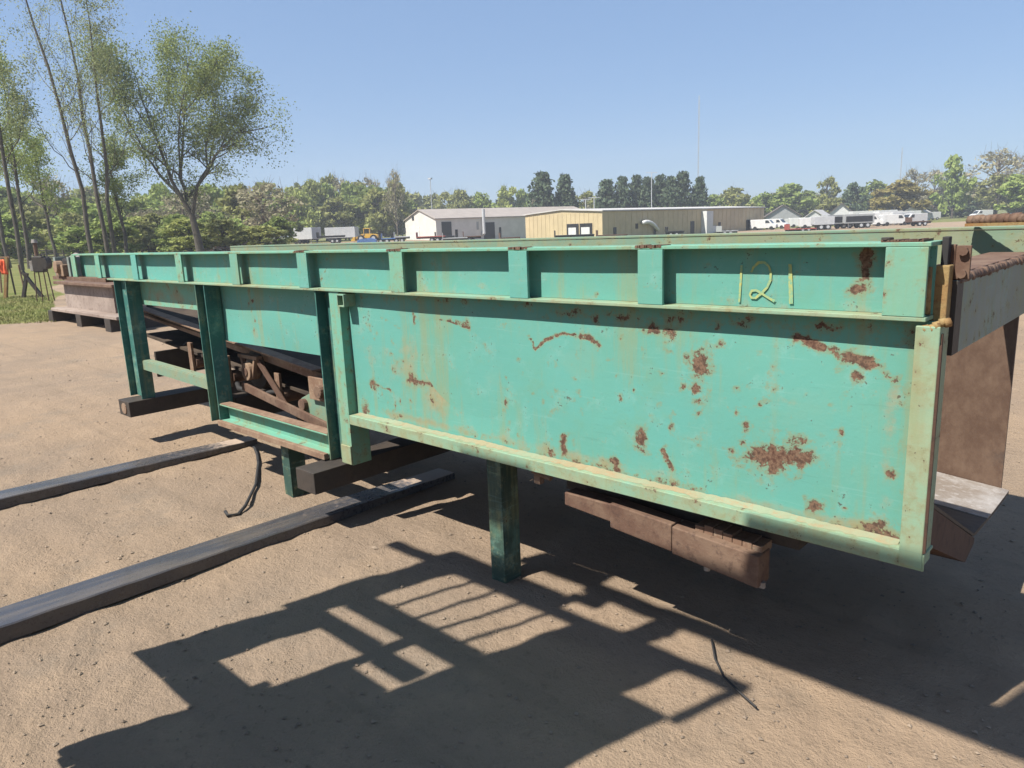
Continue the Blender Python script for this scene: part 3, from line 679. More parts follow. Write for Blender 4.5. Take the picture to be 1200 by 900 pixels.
BELT = [[-138.9, 29.3, 13.2, 4.5, 0], [-130.4, 29.2, 10.1, 6.6, 0], [-127.7, 30.9, 10.0, 4.3, 0], [-110.1, 28.5, 7.0, 4.9, 1], [-125.7, 35.3, 11.8, 5.7, 3], [-127.5, 38.3, 8.4, 6.5, 1], [-114.4, 36.0, 7.6, 4.9, 0], [-157.6, 53.0, 8.1, 8.2, 0], [-151.9, 53.8, 9.2, 8.1, 2], [-116.3, 42.5, 8.1, 5.1, 0], [-100.6, 38.9, 5.7, 3.5, 3], [-132.0, 54.9, 8.5, 6.9, 0], [-117.1, 51.2, 9.2, 4.7, 3], [-117.1, 52.9, 9.3, 5.9, 3], [-97.3, 46.3, 5.1, 3.6, 0], [-136.0, 67.3, 8.3, 5.4, 0], [-107.7, 55.9, 9.5, 4.2, 1], [-101.9, 56.2, 9.5, 6.6, 3], [-126.9, 72.6, 8.9, 5.9, 0], [-166.6, 101.1, 13.3, 7.3, 2], [-170.2, 105.3, 14.1, 8.5, 1], [-169.5, 111.4, 13.9, 7.4, 0], [-148.0, 100.2, 9.9, 6.2, 1], [-161.3, 115.8, 14.4, 8.2, 1], [-148.5, 111.6, 12.6, 8.6, 0], [-155.5, 121.2, 9.2, 9.2, 0], [-101.9, 21.3, 5.2, 3.6, 2], [-89.0, 20.4, 4.9, 3.4, 0], [-107.5, 26.3, 5.0, 3.7, 0], [-90.9, 23.0, 5.0, 3.5, 1], [-103.4, 27.4, 4.3, 3.6, 2], [-99.5, 28.0, 4.2, 2.9, 2], [-104.2, 31.3, 5.5, 4.3, 1], [-85.3, 26.1, 3.4, 3.5, 0], [-90.9, 30.0, 3.8, 3.1, 2], [-79.9, 27.7, 4.3, 3.4, 0], [-87.4, 31.4, 4.5, 3.5, 2], [-96.2, 36.4, 4.1, 2.9, 1], [-93.1, 36.8, 4.0, 4.1, 2], [-88.7, 35.7, 4.9, 3.2, 1], [-82.4, 35.2, 4.4, 3.4, 0], [-75.9, 33.5, 3.8, 3.5, 2], [-79.4, 36.6, 3.1, 2.6, 2], [-73.5, 35.8, 3.6, 3.4, 1], [-87.6, 44.0, 3.9, 3.9, 0], [-82.1, 43.1, 2.8, 3.9, 2], [-72.5, 39.3, 2.8, 3.4, 1], [-83.8, 47.6, 3.9, 3.0, 0]]
BL = ['green leafy tree in the wood behind the far end of the teal frame', 'olive budding tree in the wood behind the far end of the teal frame', 'yellow-green tree in the wood behind the far end of the teal frame', 'bare brownish tree in the wood behind the far end of the teal frame']
for i, (x, y, h, w, k) in enumerate(BELT):
    plant('woodland_tree', x, y, h, w * 1.9, PROTO[KN[k]][i % 3], BL[k], 'trees of the wood behind the yard')
for i in range(60):
    t = -.80 + .0112 * i + rng.uniform(-.006, .006); d = rng.uniform(125, 165) + (40 if t > -.33 else 0); x, y, z = spot(t, d)
    k = rng.choice([0, 0, 1, 2, 2, 3]); plant('woodland_tree', x, y, rng.uniform(7.5, 12.5) * d / 145, rng.uniform(9, 13), PROTO[KN[k]][i % 3], BL[k], 'trees of the wood behind the yard')
MID = [[-136.2, 107.9, 15.1, 6.0, 3, 'tall nearly bare tree rising above the wood left of the white gabled building'], [-158.8, 104.4, 13.7, 7.3, 0, 'bright green pointed tree above the white box trailer'], [-165.1, 105.3, 13.9, 5.7, 1, 'olive tree just left of the bright green pointed tree'], [-156.8, 113.1, 12.3, 8.8, 0, 'rounded green tree between white box trailer and gabled building'],
       [-168.1, 157.5, 13.8, 10.6, 1, 'olive tree directly behind the gabled building roof'], [-163.4, 162.0, 12.7, 9.6, 0, 'green tree behind the middle of the gabled building roof'], [-157.7, 167.4, 14.6, 10.6, 2, 'pale yellow-green tree behind the exhaust pipe'], [-157.7, 174.3, 13.7, 9.2, 0, 'green tree beside the leftmost pine']]
for i, (x, y, h, w, k, lb) in enumerate(MID): plant('tree', x, y, h, w, PROTO[KN[k]][i % 3], lb)
PN = [[-120.5, 140.7, 15.0, 7.3], [-118.4, 146.8, 14.5, 5.7], [-115.1, 159.5, 13.3, 5.9], [-112.1, 162.4, 13.8, 5.4], [-111.2, 167.4, 14.3, 5.5], [-107.8, 167.8, 13.6, 5.0], [-106.8, 171.5, 14.0, 5.5], [-103.1, 170.9, 13.5, 5.0], [-101.0, 172.9, 14.5, 5.9], [-97.8, 175.9, 13.0, 4.5]]
for i, (x, y, h, w) in enumerate(PN):
    lb = ['broad dark pine, leftmost of the pines behind the cream warehouse', 'second pine from the left, close beside the broadest one'][i] if i < 2 else 'dark pine in the close row behind the cream warehouse roof'
    if i == 9: lb = 'thin ragged pine at the right end of the row, beside the mast'
    plant('pine_tree', x, y, h, w * 1.8, PINE[i % 3], lb, 'pines in a row behind the cream warehouse' if 2 <= i < 9 else None)
RTREE = [[-131.5, 171.5, 11.9, 8.9, 1, 'olive tree in the gap between the two pines and the pine row'], [-111.8, 210.9, 9.8, 8.0, 0, 'low green tree right of the pine row'], [-107.7, 214.8, 11.5, 12.8, 1, 'round olive tree above the right end of the cream warehouse'], [-105.8, 230.3, 10.0, 9.4, 0, 'small green tree just left of the grey house'], [-97.3, 231.6, 12.3, 13.6, 0, 'broad green tree behind the grey gabled house'], [-99.6, 250.1, 10.3, 9.8, 0, 'low green tree far behind the grey gabled house'],
         [-89.3, 239.1, 14.2, 8.2, 1, 'tall slim olive tree between grey house and brown roof'], [-82.2, 225.2, 7.2, 10.2, 1, 'low olive tree left of the brown roof'], [-79.4, 234.7, 11.4, 7.3, 4, 'dark evergreen behind the brown roof'], [-83.7, 265.0, 12.7, 12.7, 0, 'green tree behind the dark evergreen'], [-62.4, 216.4, 10.7, 14.3, 5, 'wide golden tree above the white sheds'], [-70.9, 263.4, 16.0, 11.1, 3, 'bare brown tree behind the golden tree'], [-67.6, 273.5, 15.0, 11.3, 3, 'pale budding tree right of the golden tree'],
         [-55.4, 243.7, 17.4, 8.9, 0, 'tallest slim green tree on the right, with a pale trunk'], [-57.9, 275.7, 11.1, 11.1, 1, 'olive tree behind the tallest slim green tree'], [-47.7, 257.9, 18.7, 15.8, 3, 'big bare spreading tree near the right edge'], [-46.2, 252.4, 11.6, 10.9, 1, 'olive tree below the big bare spreading tree'], [-37.1, 226.6, 10.3, 11.0, 0, 'green tree at the right edge above the rusty rim rod'], [-42.5, 276.6, 18.5, 13.3, 3, 'bare tree at the right edge behind the green one'],
         [-32.0, 231.4, 11.1, 11.0, 1, 'olive tree cut by the right edge'], [-27.9, 249.1, 13.4, 13.9, 0, 'green tree past the right edge'], [-62.3, 257.8, 7.1, 10.6, 4, 'low dark evergreen behind the white roofed shed'], [-57.9, 268.9, 7.7, 8.2, 4, 'low dark evergreen below the tallest slim green tree']]
for i, (x, y, h, w, k, lb) in enumerate(RTREE): plant('tree', x, y, h, w * 1.3, PROTO[KN[k]][i % len(PROTO[KN[k]])], lb)
for i in range(64):
    t = -.16 + .0148 * i + rng.uniform(-.006, .006); d = rng.uniform(250, 300); x, y, z = spot(t, d)
    k = rng.choice([0, 1, 1, 3, 4]); plant('distant_tree', x, y, rng.uniform(8, 11.5) * (1.3 if t < .06 else 1), rng.uniform(12, 17), PROTO[KN[k]][i % 2], 'low tree in the hazy far tree line beyond the houses', 'far tree line beyond the houses')

# nearer trees with their own limbs
def branch(paths, tips, p, d, ln, r, depth, q, up=.15, spread=.6):
    n = 4; pts = [np.array(p)]; d = np.array(d, float)
    for i in range(n):
        d = d + q.normal(size=3) * .16 + np.array([0, 0, up * .35]); d /= np.linalg.norm(d); pts.append(pts[-1] + d * ln / n)
    rs = list(np.linspace(r, r * .45, n + 1)); paths.append(([tuple(x) for x in pts], rs))
    if depth == 0:
        tips += [(pts[2], d), (pts[3], d), (pts[4], d)]; return
    tips.append((pts[3], d))
    for k in range(3 if depth > 1 else 4):
        i = q.integers(1, n + 1); nd = d + q.normal(size=3) * spread; nd /= np.linalg.norm(nd)
        branch(paths, tips, pts[i], nd, ln * q.uniform(.5, .75), rs[i] * .62, depth - 1, q, up, spread)
def limb_tree(name, t, d, label, trunk, limbs, leaf, bark, per_tip, lsize, seed, group=None, spread=.6, up=.15, sub=7, depth=1, droop=.3, clump=.45, sublen=.22):
    q = np.random.default_rng(seed); x, y, z = spot(t, d); root = thing(name, (x, y, z), label, 'tree', group, FACE)
    paths = [([tuple(p[:3]) for p in trunk], [p[3] for p in trunk])]; tips = []
    for lb in limbs:
        P = [np.array(p[:3], float) for p in lb]; Rr = [p[3] for p in lb]; S_ = []
        for i in range(len(P) - 1):
            for k in range(3): S_.append((P[i] + (P[i + 1] - P[i]) * k / 3 + (q.normal(size=3) * .06 if k else 0), Rr[i] + (Rr[i + 1] - Rr[i]) * k / 3))
        S_.append((P[-1], Rr[-1])); paths.append(([tuple(p) for p, _ in S_], [r for _, r in S_])); L_ = sum(np.linalg.norm(P[i + 1] - P[i]) for i in range(len(P) - 1))
        for k in range(sub):
            i = int(len(S_) * (.30 + .7 * (k + q.random() * .8) / sub)); i = min(i, len(S_) - 1); p, r = S_[i]
            dd = (S_[min(i + 1, len(S_) - 1)][0] - S_[i - 1][0]); dd = dd / (np.linalg.norm(dd) + 1e-6) + q.normal(size=3) * spread; dd /= np.linalg.norm(dd)
            branch(paths, tips, p, dd, L_ * sublen * q.uniform(.6, 1.3), r * .55, depth, q, up, spread)
    def part(nm, me):
        o = bpy.data.objects.new(nm, me); C.objects.link(o); o.parent = root
    part('trunk', tubes_mesh('trunk', paths, bark, 7))
    pts = np.concatenate([np.array(p) + q.normal(size=(per_tip, 3)) * clump * np.array([1, 1, .7]) for p, _ in tips])
    part('crown', quads_mesh('crown', pts, np.full(len(pts), lsize), leaf, droop)); cnt[0] += 1
    return root
m_ = .0825
def B(px, py, dy, r): return ((px - 240) * m_, dy, (302 - py) * m_, r)
limbs = [[B(236, 255, 0, .30), B(222, 232, .4, .24), B(200, 208, .9, .19), B(180, 178, 1.3, .13), B(163, 150, 1.5, .06)],
         [B(236, 255, 0, .30), B(221, 218, -.5, .24), B(218, 195, -1, .19), B(210, 150, -1.5, .12), B(200, 98, -1.6, .04)],
         [B(232, 240, 0, .26), B(226, 205, .8, .21), B(231, 165, 1.4, .14), B(240, 120, 1.5, .09), B(235, 82, 1.4, .03)],
         [B(237, 254, 0, .30), B(248, 225, -.4, .25), B(263, 208, -.6, .22), B(278, 190, -.9, .17), B(300, 172, -1.2, .12), B(335, 168, -1.4, .05)],
         [B(263, 208, -.6, .17), B(262, 180, -.2, .12), B(272, 150, .2, .08), B(280, 110, .4, .03)],
         [B(224, 215, .6, .17), B(240, 175, -1.6, .12), B(252, 140, -2.2, .08), B(268, 92, -2.4, .03)],
         [B(220, 205, -.8, .15), B(203, 185, -2.0, .11), B(192, 150, -2.6, .07), B(176, 105, -3, .03)],
         [B(234, 235, .2, .2), B(250, 200, 2.6, .13), B(262, 150, 3.4, .08), B(255, 100, 3.6, .03)]]
limbs += [[B(210, 165, -1.3, .13), B(190, 125, -2.0, .08), B(178, 92, -2.4, .03)], [B(252, 150, -2.0, .10), B(280, 125, -2.6, .06), B(298, 102, -3, .03)], [B(280, 187, -.9, .12), B(298, 150, .8, .07), B(308, 118, 1.6, .03)], [B(231, 165, 1.4, .10), B(215, 120, 2.6, .06), B(216, 80, 3, .03)]]
limb_tree('shade_tree', T(240), 70, 'big spreading tree with forked trunk, alone before the wood left of centre', [B(241, 304, 0, .42), B(239, 280, 0, .34), B(236, 255, 0, .27)], [[(p[0], p[1], p[2], p[3] * .62) for p in l] for l in limbs], LM['elm'], BARK, 7, .125, 51, sub=14, depth=2, clump=.48, sublen=.185, spread=.85, up=.02)
def poplar(px0, px1, ytop, d, label, seed, leaf, per, lsize, nl=16, bark=BARK, ls=1., group=None, kink=0.):
    k = d / 865 * 1.02; q = np.random.default_rng(seed); H_ = zz(px0, ytop, d); dx = (px1 - px0) * k
    tr = []; 
    for i in range(9):
        s = i / 8; tr.append((dx * s + kink * k * math.sin(s * 3.14) + q.normal() * .06, q.normal() * .1, H_ * s - .05, (.145 * (1 - s) ** .8 + .015)))
    limbs = []
    for i in range(nl):
        s = .28 + .68 * (i + q.random()) / nl; a = q.random() * 6.28; L_ = ls * (1 - s * .75) * H_ * .24 * q.uniform(.7, 1.3)
        b = np.array([np.interp(s, np.linspace(0, 1, 9), [p[j] for p in tr]) for j in range(3)]); o = np.array([math.cos(a), math.sin(a), 0])
        limbs.append([(*b, .05 * (1.1 - s)), (*(b + o * L_ * .28 + np.array([0, 0, L_ * .35])), .035 * (1.1 - s)), (*(b + o * L_ * .5 + np.array([0, 0, L_ * .95])), .012)])
    limb_tree('poplar_tree', T(px0), d, label, tr, limbs, leaf, bark, per, lsize, seed, group, sub=4, depth=1, clump=.30, sublen=.34, spread=.45, up=.35, droop=.5)
poplar(30, 22, -45, 52, 'tall thin pale-leaved tree at the left edge, beside the orange vest', 61, LM['pale'], 8, .10, 22, kink=3)
poplar(40, 44, 95, 56, 'shorter leafy tree at the left edge, in front of the thin pale one', 62, LM['elm'], 8, .11, 18, ls=1.3)
poplar(-6, 20, -20, 44, 'leaning pale-leaved tree cut by the left edge of the view', 63, LM['pale'], 8, .07, 16)
poplar(114, 74, -30, 50, 'tall nearly bare tree leaning left, with a dark curved trunk', 64, LM['pale'], 4, .07, 16, kink=10)
poplar(133, 122, -15, 52, 'tall nearly bare tree with straight dark trunk right of the leaning one', 65, LM['pale'], 5, .07, 18)
poplar(140, 150, 20, 54, 'tall thin tree with sparse green leaves left of the big spreading tree', 66, LM['pale'], 8, .09, 18, ls=1.2)
poplar(155, 148, 178, 60, 'short leafy tree at the foot of the tall bare trees', 67, LM['elm'], 8, .11, 14, ls=1.6)
poplar(12, 8, 60, 60, 'leafy tree at the far left behind the thin pale ones', 68, LM['pale'], 8, .11, 18, ls=1.3)
poplar(70, 64, 170, 66, 'low leafy tree between the left edge trees and the leaning bare tree', 69, LM['elm'], 8, .12, 14, ls=1.7)

# ------------------------------------------------------------------ buildings
def ribbed(name, c):
    m, nt, N, L, b = newmat(name)
    n1 = noise(nt, coords(nt), .6, 4, .6); L.new(mix(nt, ramp(nt, n1, .35, .65), c, tuple(x * .88 for x in c)), b.inputs['Base Color']); b.inputs['Roughness'].default_value = .6
    return m
CREAM = ribbed('cream_siding', (.46, .37, .22)); WHITE = ribbed('white_siding', (.58, .55, .50)); ROOFB = ribbed('beige_roof', (.30, .26, .225)); ROOFW = ribbed('pale_roof', (.45, .43, .41))
DARK = plain('dark_opening', (.02, .02, .022), rough=.5); WPAINT = plain('white_paint', (.55, .55, .54), (.48, .48, .47), .5, 2.)
GREYW = plain('grey_siding', (.30, .31, .31), (.26, .27, .27), .7, 1.); BROOF = plain('brown_shingle', (.16, .13, .12), (.13, .11, .10), .9, 3.); GLASS = plain('dark_glass', (.03, .035, .04), rough=.12, spec=.6)
RED = plain('faded_red_paint', (.30, .07, .05), (.2, .05, .04), .6); YEL = plain('yellow_paint', (.62, .36, .04), (.5, .3, .05), .5); TYRE = plain('tyre', (.02, .02, .02), rough=.9); ORANGE = plain('orange_cloth', (.80, .13, .05), (.62, .10, .04), .8); BLUE = plain('blue_plastic', (.08, .16, .36), rough=.5); ALU = plain('galvanised_steel', (.42, .43, .44), (.35, .36, .37), .45, 3.)
def v2(x): return np.array(x[:2], float)
def wall_quad(mb, p, q, z0, z1, out, th=.12, zq0=None, zq1=None):
    n = np.array(out) * th; P = [(*p, z0), (*q, zq0 if zq0 is not None else z0), (*q, zq1 if zq1 is not None else z1), (*p, z1)]
    return mb.add(P + [(x + n[0], y + n[1], z) for x, y, z in P], [(0, 1, 2, 3), (7, 6, 5, 4), (0, 4, 5, 1), (1, 5, 6, 2), (2, 6, 7, 3), (3, 7, 4, 0)])
def along(p, q, px):
    t = T(px); dp, lp = p @ FW, p @ RT; dq, lq = q @ FW, q @ RT
    return (t * dp - lp) / ((lq - lp) - t * (dq - dp))
class House:
    """rectangular hall: corner b nearest, a = end of the short wall, c = end of the long wall"""
    def __init__(s, name, label, a, b, c, zb, eave, peak, wm, rm, over=.3):
        s.a, s.b, s.c = v2(a), v2(b), v2(c); s.zb = zb; e = s.a + s.c - s.b
        s.root = thing(name, (float(s.b[0]), float(s.b[1]), zb), label, 'building')
        s.n1 = -(s.c - s.b) / np.linalg.norm(s.c - s.b); s.n2 = -(s.a - s.b) / np.linalg.norm(s.a - s.b)
        mb = MB(); m = (s.a + s.b) / 2; m2 = (s.c + e) / 2
        V = [(*s.a, zb - .5), (*s.b, zb - .5), (*s.c, zb - .5), (*e, zb - .5), (*s.a, eave), (*s.b, eave), (*s.c, eave), (*e, eave), (*m, peak), (*m2, peak)]
        mb.add(V, [(0, 1, 5, 8, 4), (1, 2, 6, 5), (2, 3, 7, 9, 6), (3, 0, 4, 7)]); mb.build('wall', wm, s.root)
        for u0, u1 in ((s.b, s.c), (s.a, e)):
            o1 = (u0 - m) / np.linalg.norm(u0 - m) * over; ln = s.n1 * over; rmb = MB(); k = (peak - eave) / np.linalg.norm(u0 - m)
            P = [(*(m + ln), peak + .05), (*(m2 - ln), peak + .05), (*(u1 + o1 - ln), eave + .05 - k * over), (*(u0 + o1 + ln), eave + .05 - k * over)]
            rmb.add(P + [(x, y, z + .18) for x, y, z in P], [(0, 1, 2, 3), (7, 6, 5, 4), (0, 4, 5, 1), (1, 5, 6, 2), (2, 6, 7, 3), (3, 7, 4, 0)]); rmb.build('roof', rm, s.root)
    def op(s, name, wall, px0, px1, z0, z1, mat, th=.06, label=None):
        p, q = (s.a, s.b) if wall == 1 else (s.b, s.c); n = s.n1 if wall == 1 else s.n2
        f0, f1 = along(p, q, px0), along(p, q, px1); mb = MB()
        return wall_quad(mb, p + (q - p) * f0, p + (q - p) * f1, z0, z1, n, th).build(name, mat, s.root, label=label), p + (q - p) * (f0 + f1) / 2, n
    def ribs(s, wall, pitch, mat, z1):
        p, q = (s.a, s.b) if wall == 1 else (s.b, s.c); n = s.n1 if wall == 1 else s.n2; L_ = np.linalg.norm(q - p); k = int(L_ / pitch); mb = MB()
        for i in range(1, k):
            c = p + (q - p) * i / k; w = (q - p) / L_ * .05; wall_quad(mb, c - w, c + w, s.zb - .2, z1, n, .045)
        o = mb.build('siding_rib', mat, s.root); o['kind'] = 'stuff'
h2 = House('warehouse', 'long low cream metal warehouse with two white dock doors, behind the teal frame', (-86.9, 96.7), (-70.2, 96.1), (-68.5, 150.0), -.9, 3.45, 3.95, CREAM, ROOFW, .25)
h2.ribs(1, .9, CREAM, 3.4); h2.ribs(2, 1.5, CREAM, 3.4)
for p0, p1 in ((672, 685.5), (687, 701.5)):
    f, _, _ = h2.op('dock_frame', 1, p0, p1, -.25, 1.75, DARK, .10); o, _, _ = h2.op('dock_door', 1, p0 + 2, p1 - 2.6, -.05, 1.15, WPAINT, .16)
h2.op('personnel_door', 2, 726, 729.5, -.85, .95, DARK); h2.op('personnel_door', 2, 773, 776, -.85, 1.1, DARK); h2.op('personnel_door', 2, 816.5, 821, -.85, 1.4, DARK); h2.op('personnel_door', 2, 849, 852, -.85, 1.0, DARK); h2.op('personnel_door', 2, 882, 886.5, -.85, 1.2, DARK)
lo, pc, n_ = h2.op('entrance_hood', 2, 829, 836.5, -.9, 3.1, WPAINT, 1.2)
ap = MB(); f0, f1 = along(h2.b, h2.c, 837), along(h2.b, h2.c, 847.5); P0 = h2.b + (h2.c - h2.b) * f0; P1 = h2.b + (h2.c - h2.b) * f1
ap.add([(*P0, -.9), (*P1, -.3), (*P1, .25), (*P0, .4), *[(*(v + h2.n2 * 1.1), z) for v, z in ((P0, -.9), (P1, -.3), (P1, .25), (P0, .4))]], [(0, 1, 2, 3), (7, 6, 5, 4), (0, 4, 5, 1), (1, 5, 6, 2), (2, 6, 7, 3), (3, 7, 4, 0)]); ap.build('loading_chute', WPAINT, h2.root)
_, pc, n_ = h2.op('vent_plate', 2, 752, 755, .55, 1.4, DARK)
pt = h2.b + (h2.c - h2.b) * along(h2.b, h2.c, 756); dv = (h2.c - h2.b) / np.linalg.norm(h2.c - h2.b)
cd = [(*(pt + h2.n2 * .6 + dv * (.2 + .9 * k)), 1.05 + .55 * math.sin(k * .62 + .75) - .18 * max(0, k - 3) ** 1.6) for k in range(6)]
MB().tube(cd, .34, 8).build('curved_duct', WPAINT, h2.root, smooth=True)
for px in (694, 704, 771):
    d = 140 if px < 710 else 150; x, y, z = spot(T(px), d); top = zz(px, 221 if px < 700 else (200 if px < 710 else 199), d) if px != 771 else zz(px, 206, d)
    if px == 694: top = zz(px, 235, d)
    if px == 704: top = zz(px, 233, d)
    a = MB(); a.tube([(x, y, 3.3), (x, y, top)], .07, 6); a.bar((x - 1.1 * RT[0], y - 1.1 * RT[1], top), (x + 1.1 * RT[0], y + 1.1 * RT[1], top), .12, .10)
    tag(a.build('roof_antenna', ALU), {694: 'short T-shaped antenna on the warehouse roof, left of the taller one', 704: 'taller T-shaped antenna above the warehouse corner', 771: 'lone antenna on the warehouse roof before the pine row'}[px], 'antenna')
h1 = House('workshop', 'white gabled workshop with black doors, left of the cream warehouse', (-127, 102.8), (-113.2, 99.4), (-106., 141.), -.3, 3.75, 5.7, WHITE, ROOFB, .3)
h1.op('garage_door', 1, 487, 499, -.25, 2.5, WPAINT); h1.op('window', 1, 480, 483, 1.3, 2.35, DARK); h1.op('gable_vent', 1, 491.2, 493.5, 3.8, 4.6, DARK)
h1.op('open_doorway', 2, 525, 536.5, -.3, 3.2, DARK); h1.op('open_doorway', 2, 574, 587, -.6, 2.8, DARK); h1.op('side_door', 2, 540.5, 543.5, -.5, 1.6, DARK); h1.op('side_door', 2, 592, 594.5, -.7, 1.7, DARK); h1.op('wall_box', 2, 566, 568.5, 1.4, 3.0, GREYW)
o, pc, n_ = h1.op('duct_base', 2, 571, 573.5, .2, .9, ALU, .6)
q_ = pc + n_ * .8; MB().tube([(*q_, .5), (*q_, zz(572, 245, 150))], .32, 10).build('exhaust_pipe', ALU, h1.root)
x, y, z = spot(T(928), 185); bb = np.array((x, y)); r_ = np.array(RT); f_ = np.array(FW)
hh = House('grey_house', 'grey gabled house at the left of the white trailers', bb - r_ * 4.6 + f_ * 1, bb + r_ * 3.8, bb + r_ * 9 + f_ * 16, -.95, 1.6, 4.2, GREYW, BROOF, .4)
hh.op('window', 1, 916, 920, -.1, 1.0, WPAINT); hh.op('window', 1, 927, 932, -.1, 1.0, WPAINT)
x, y, z = spot(T(1004), 200); bb = np.array((x, y))
hb = House('low_house', 'low house with a long brown shingle roof behind the white sheds', bb - r_ * 5 + f_ * 2, bb + r_ * 1, bb + r_ * 7 + f_ * 14, -.95, 1.6, 4.3, WPAINT, BROOF, .5)
hb.op('window', 1, 990, 994, .0, 1.2, GLASS)
x, y, z = spot(T(1090), 195); bb = np.array((x, y))
hw = House('white_shed', 'white shed with pale pitched roof below the tall slim tree', bb - r_ * 5.5 + f_ * 1, bb + r_ * .5, bb + r_ * 7 + f_ * 9, -.95, 1.0, 2.7, WPAINT, ROOFW, .3)
hw.op('door', 1, 1078, 1081, -.9, .6, GREYW)
x, y, z = spot(T(962), 178); bb = np.array((x, y))
hx = House('white_garage', 'white garage with grey roof between grey house and parked trailers', bb - r_ * 2 + f_ * 1, bb + r_ * 2.5, bb + r_ * 8 + f_ * 9, -.95, 1.0, 2.6, WPAINT, ROOFW, .3)
hx.op('door', 1, 960, 964, -.9, .7, GREYW)

# ------------------------------------------------------------------ masts
def mast(px, d, ytop, label, cat, w, lattice=True):
    x, y, z = spot(T(px), d); zt = zz(px, ytop, d); r = thing('radio_mast' if lattice else 'light_pole', (x, y, z), label, cat)
    if lattice:
        for k in range(3):
            a = 2.1 * k; MB().tube([(x + w * math.cos(a), y + w * math.sin(a), z), (x + w * math.cos(a), y + w * math.sin(a), zt)], .045, 4).build('mast_leg', ALU, r)
        br = MB(); n = int((zt - z) / 1.6)
        for i in range(n):
            for k in range(3):
                a, b = 2.1 * k, 2.1 * (k + 1); br.bar((x + w * math.cos(a), y + w * math.sin(a), z + i * 1.6), (x + w * math.cos(b), y + w * math.sin(b), z + (i + 1) * 1.6), .05, .05)
        o = br.build('lattice', ALU, r); o['kind'] = 'stuff'
    else:
        MB().tube([(x, y, z), (x, y, zt)], [.14, .09], 8).build('pole', ALU, r); MB().box(x - .5, x + .5, y - .3, y + .3, zt, zt + .35).build('lamp_head', ALU, r)
mast(825, 260, 125, 'very tall thin lattice mast beside the pine row', 'mast', .22); mast(1060, 300, 178, 'thin mast above the golden tree on the right', 'mast', .2); mast(515, 190, 214, 'grey light pole behind the white gabled workshop', 'light pole', .1, False)

# ------------------------------------------------------------------ vehicles and yard things far off
def wheel(mb_root, x, y, z, r, w, axis='y'):
    a = (x, y - w / 2, z) if axis == 'y' else (x - w / 2, y, z); b = (x, y + w / 2, z) if axis == 'y' else (x + w / 2, y, z)
    o = MB().tube([a, b], r, 14).build('wheel', TYRE, mb_root, local=True)
    a2 = Vector(a) - (Vector(b) - Vector(a)) * .06; b2 = Vector(a) + (Vector(b) - Vector(a)) * .03
    MB().tube([a2, b2], r * .55, 10).build('rim', ALU, o, local=True)
def van(t, d, rz, label):
    r = thing('white_van', spot(t, d), label, 'van', None, rz)
    prof = [(-2.5, .35), (-2.5, 1.0), (-1.75, 1.25), (-1.15, 1.95), (-.8, 2.05), (2.4, 2.05), (2.5, 1.9), (2.5, .35)]
    MB().prism(prof, 1, -.95, .95).build('body', WPAINT, r, .05, local=True)
    MB().add([(-1.80, -.80, 1.28), (-1.80, .80, 1.28), (-1.22, .72, 1.93), (-1.22, -.72, 1.93)], [(0, 1, 2, 3)]).build('windscreen', GLASS, r, local=True)
    for sgn in (-1, 1):
        MB().add([(-1.35, sgn * .957, 1.30), (-.45, sgn * .957, 1.30), (-.45, sgn * .957, 1.85), (-1.0, sgn * .957, 1.85)], [(0, 1, 2, 3)]).build('side_window', GLASS, r, local=True)
        for x in (-1.6, 1.5): wheel(r, x, sgn * .88, .36, .36, .22)
        MB().box(-2.53, -2.48, sgn * .72 - .14, sgn * .72 + .14, .78, .95).build('headlight', ALU, r, local=True)
    MB().box(-2.58, -2.45, -.92, .92, .32, .52).build('bumper', DARK, r, .03, local=True)
van(T(903), 150, FACE + 2.6, 'white van parked at the right end of the cream warehouse'); van(T(917), 158, FACE + 2.4, 'second white van, parked behind the one by the warehouse end'); van(T(946), 166, FACE + 2.9, 'white van parked in front of the grey house')
van(T(1158), 190, FACE + .1, 'white van far away near the right edge, below the trees')
def box_trailer(t, d, rz, L_, H_, label, mat=WPAINT, group=None, dark=False):
    r = thing('box_trailer', spot(t, d), label, 'trailer', group, rz)
    MB().box(-L_ / 2, L_ / 2, -1.2, 1.2, .85, H_).build('body', mat, r, .03, local=True)
    MB().box(-L_ / 2, L_ / 2, -.5, .5, .62, .848).build('chassis', DARK, r, local=True)
    for sgn in (-1, 1):
        for k in (0, 1): wheel(r, L_ / 2 - 1.0 - k * 1.1, sgn * 1.0, .48, .48, .3)
    MB().box(-L_ / 2 + .8, -L_ / 2 + .95, -.8, -.65, 0, .848).build('landing_leg', ALU, r, local=True); MB().box(-L_ / 2 + .8, -L_ / 2 + .95, .65, .8, 0, .848).build('landing_leg', ALU, r, local=True)
    for y in (-.6, .6): MB().box(-L_ / 2 - .04, -L_ / 2 + .001, y - .56, y + .56, .95, H_ - .1).build('door', mat, r, local=True)
    if dark: MB().box(-L_ / 2 + .3, L_ / 2 - .3, -1.23, -1.199, 1.1, H_ - .35).build('side_opening', DARK, r, local=True)
box_trailer(T(366), 150, FACE + 2.55, 6.0, 3.1, 'white box trailer with bright end, left of the yellow loader', ALU)
box_trailer(T(408), 158, FACE + 3.0, 6.5, 3.0, 'grey box trailer behind the dark truck chassis', ALU)
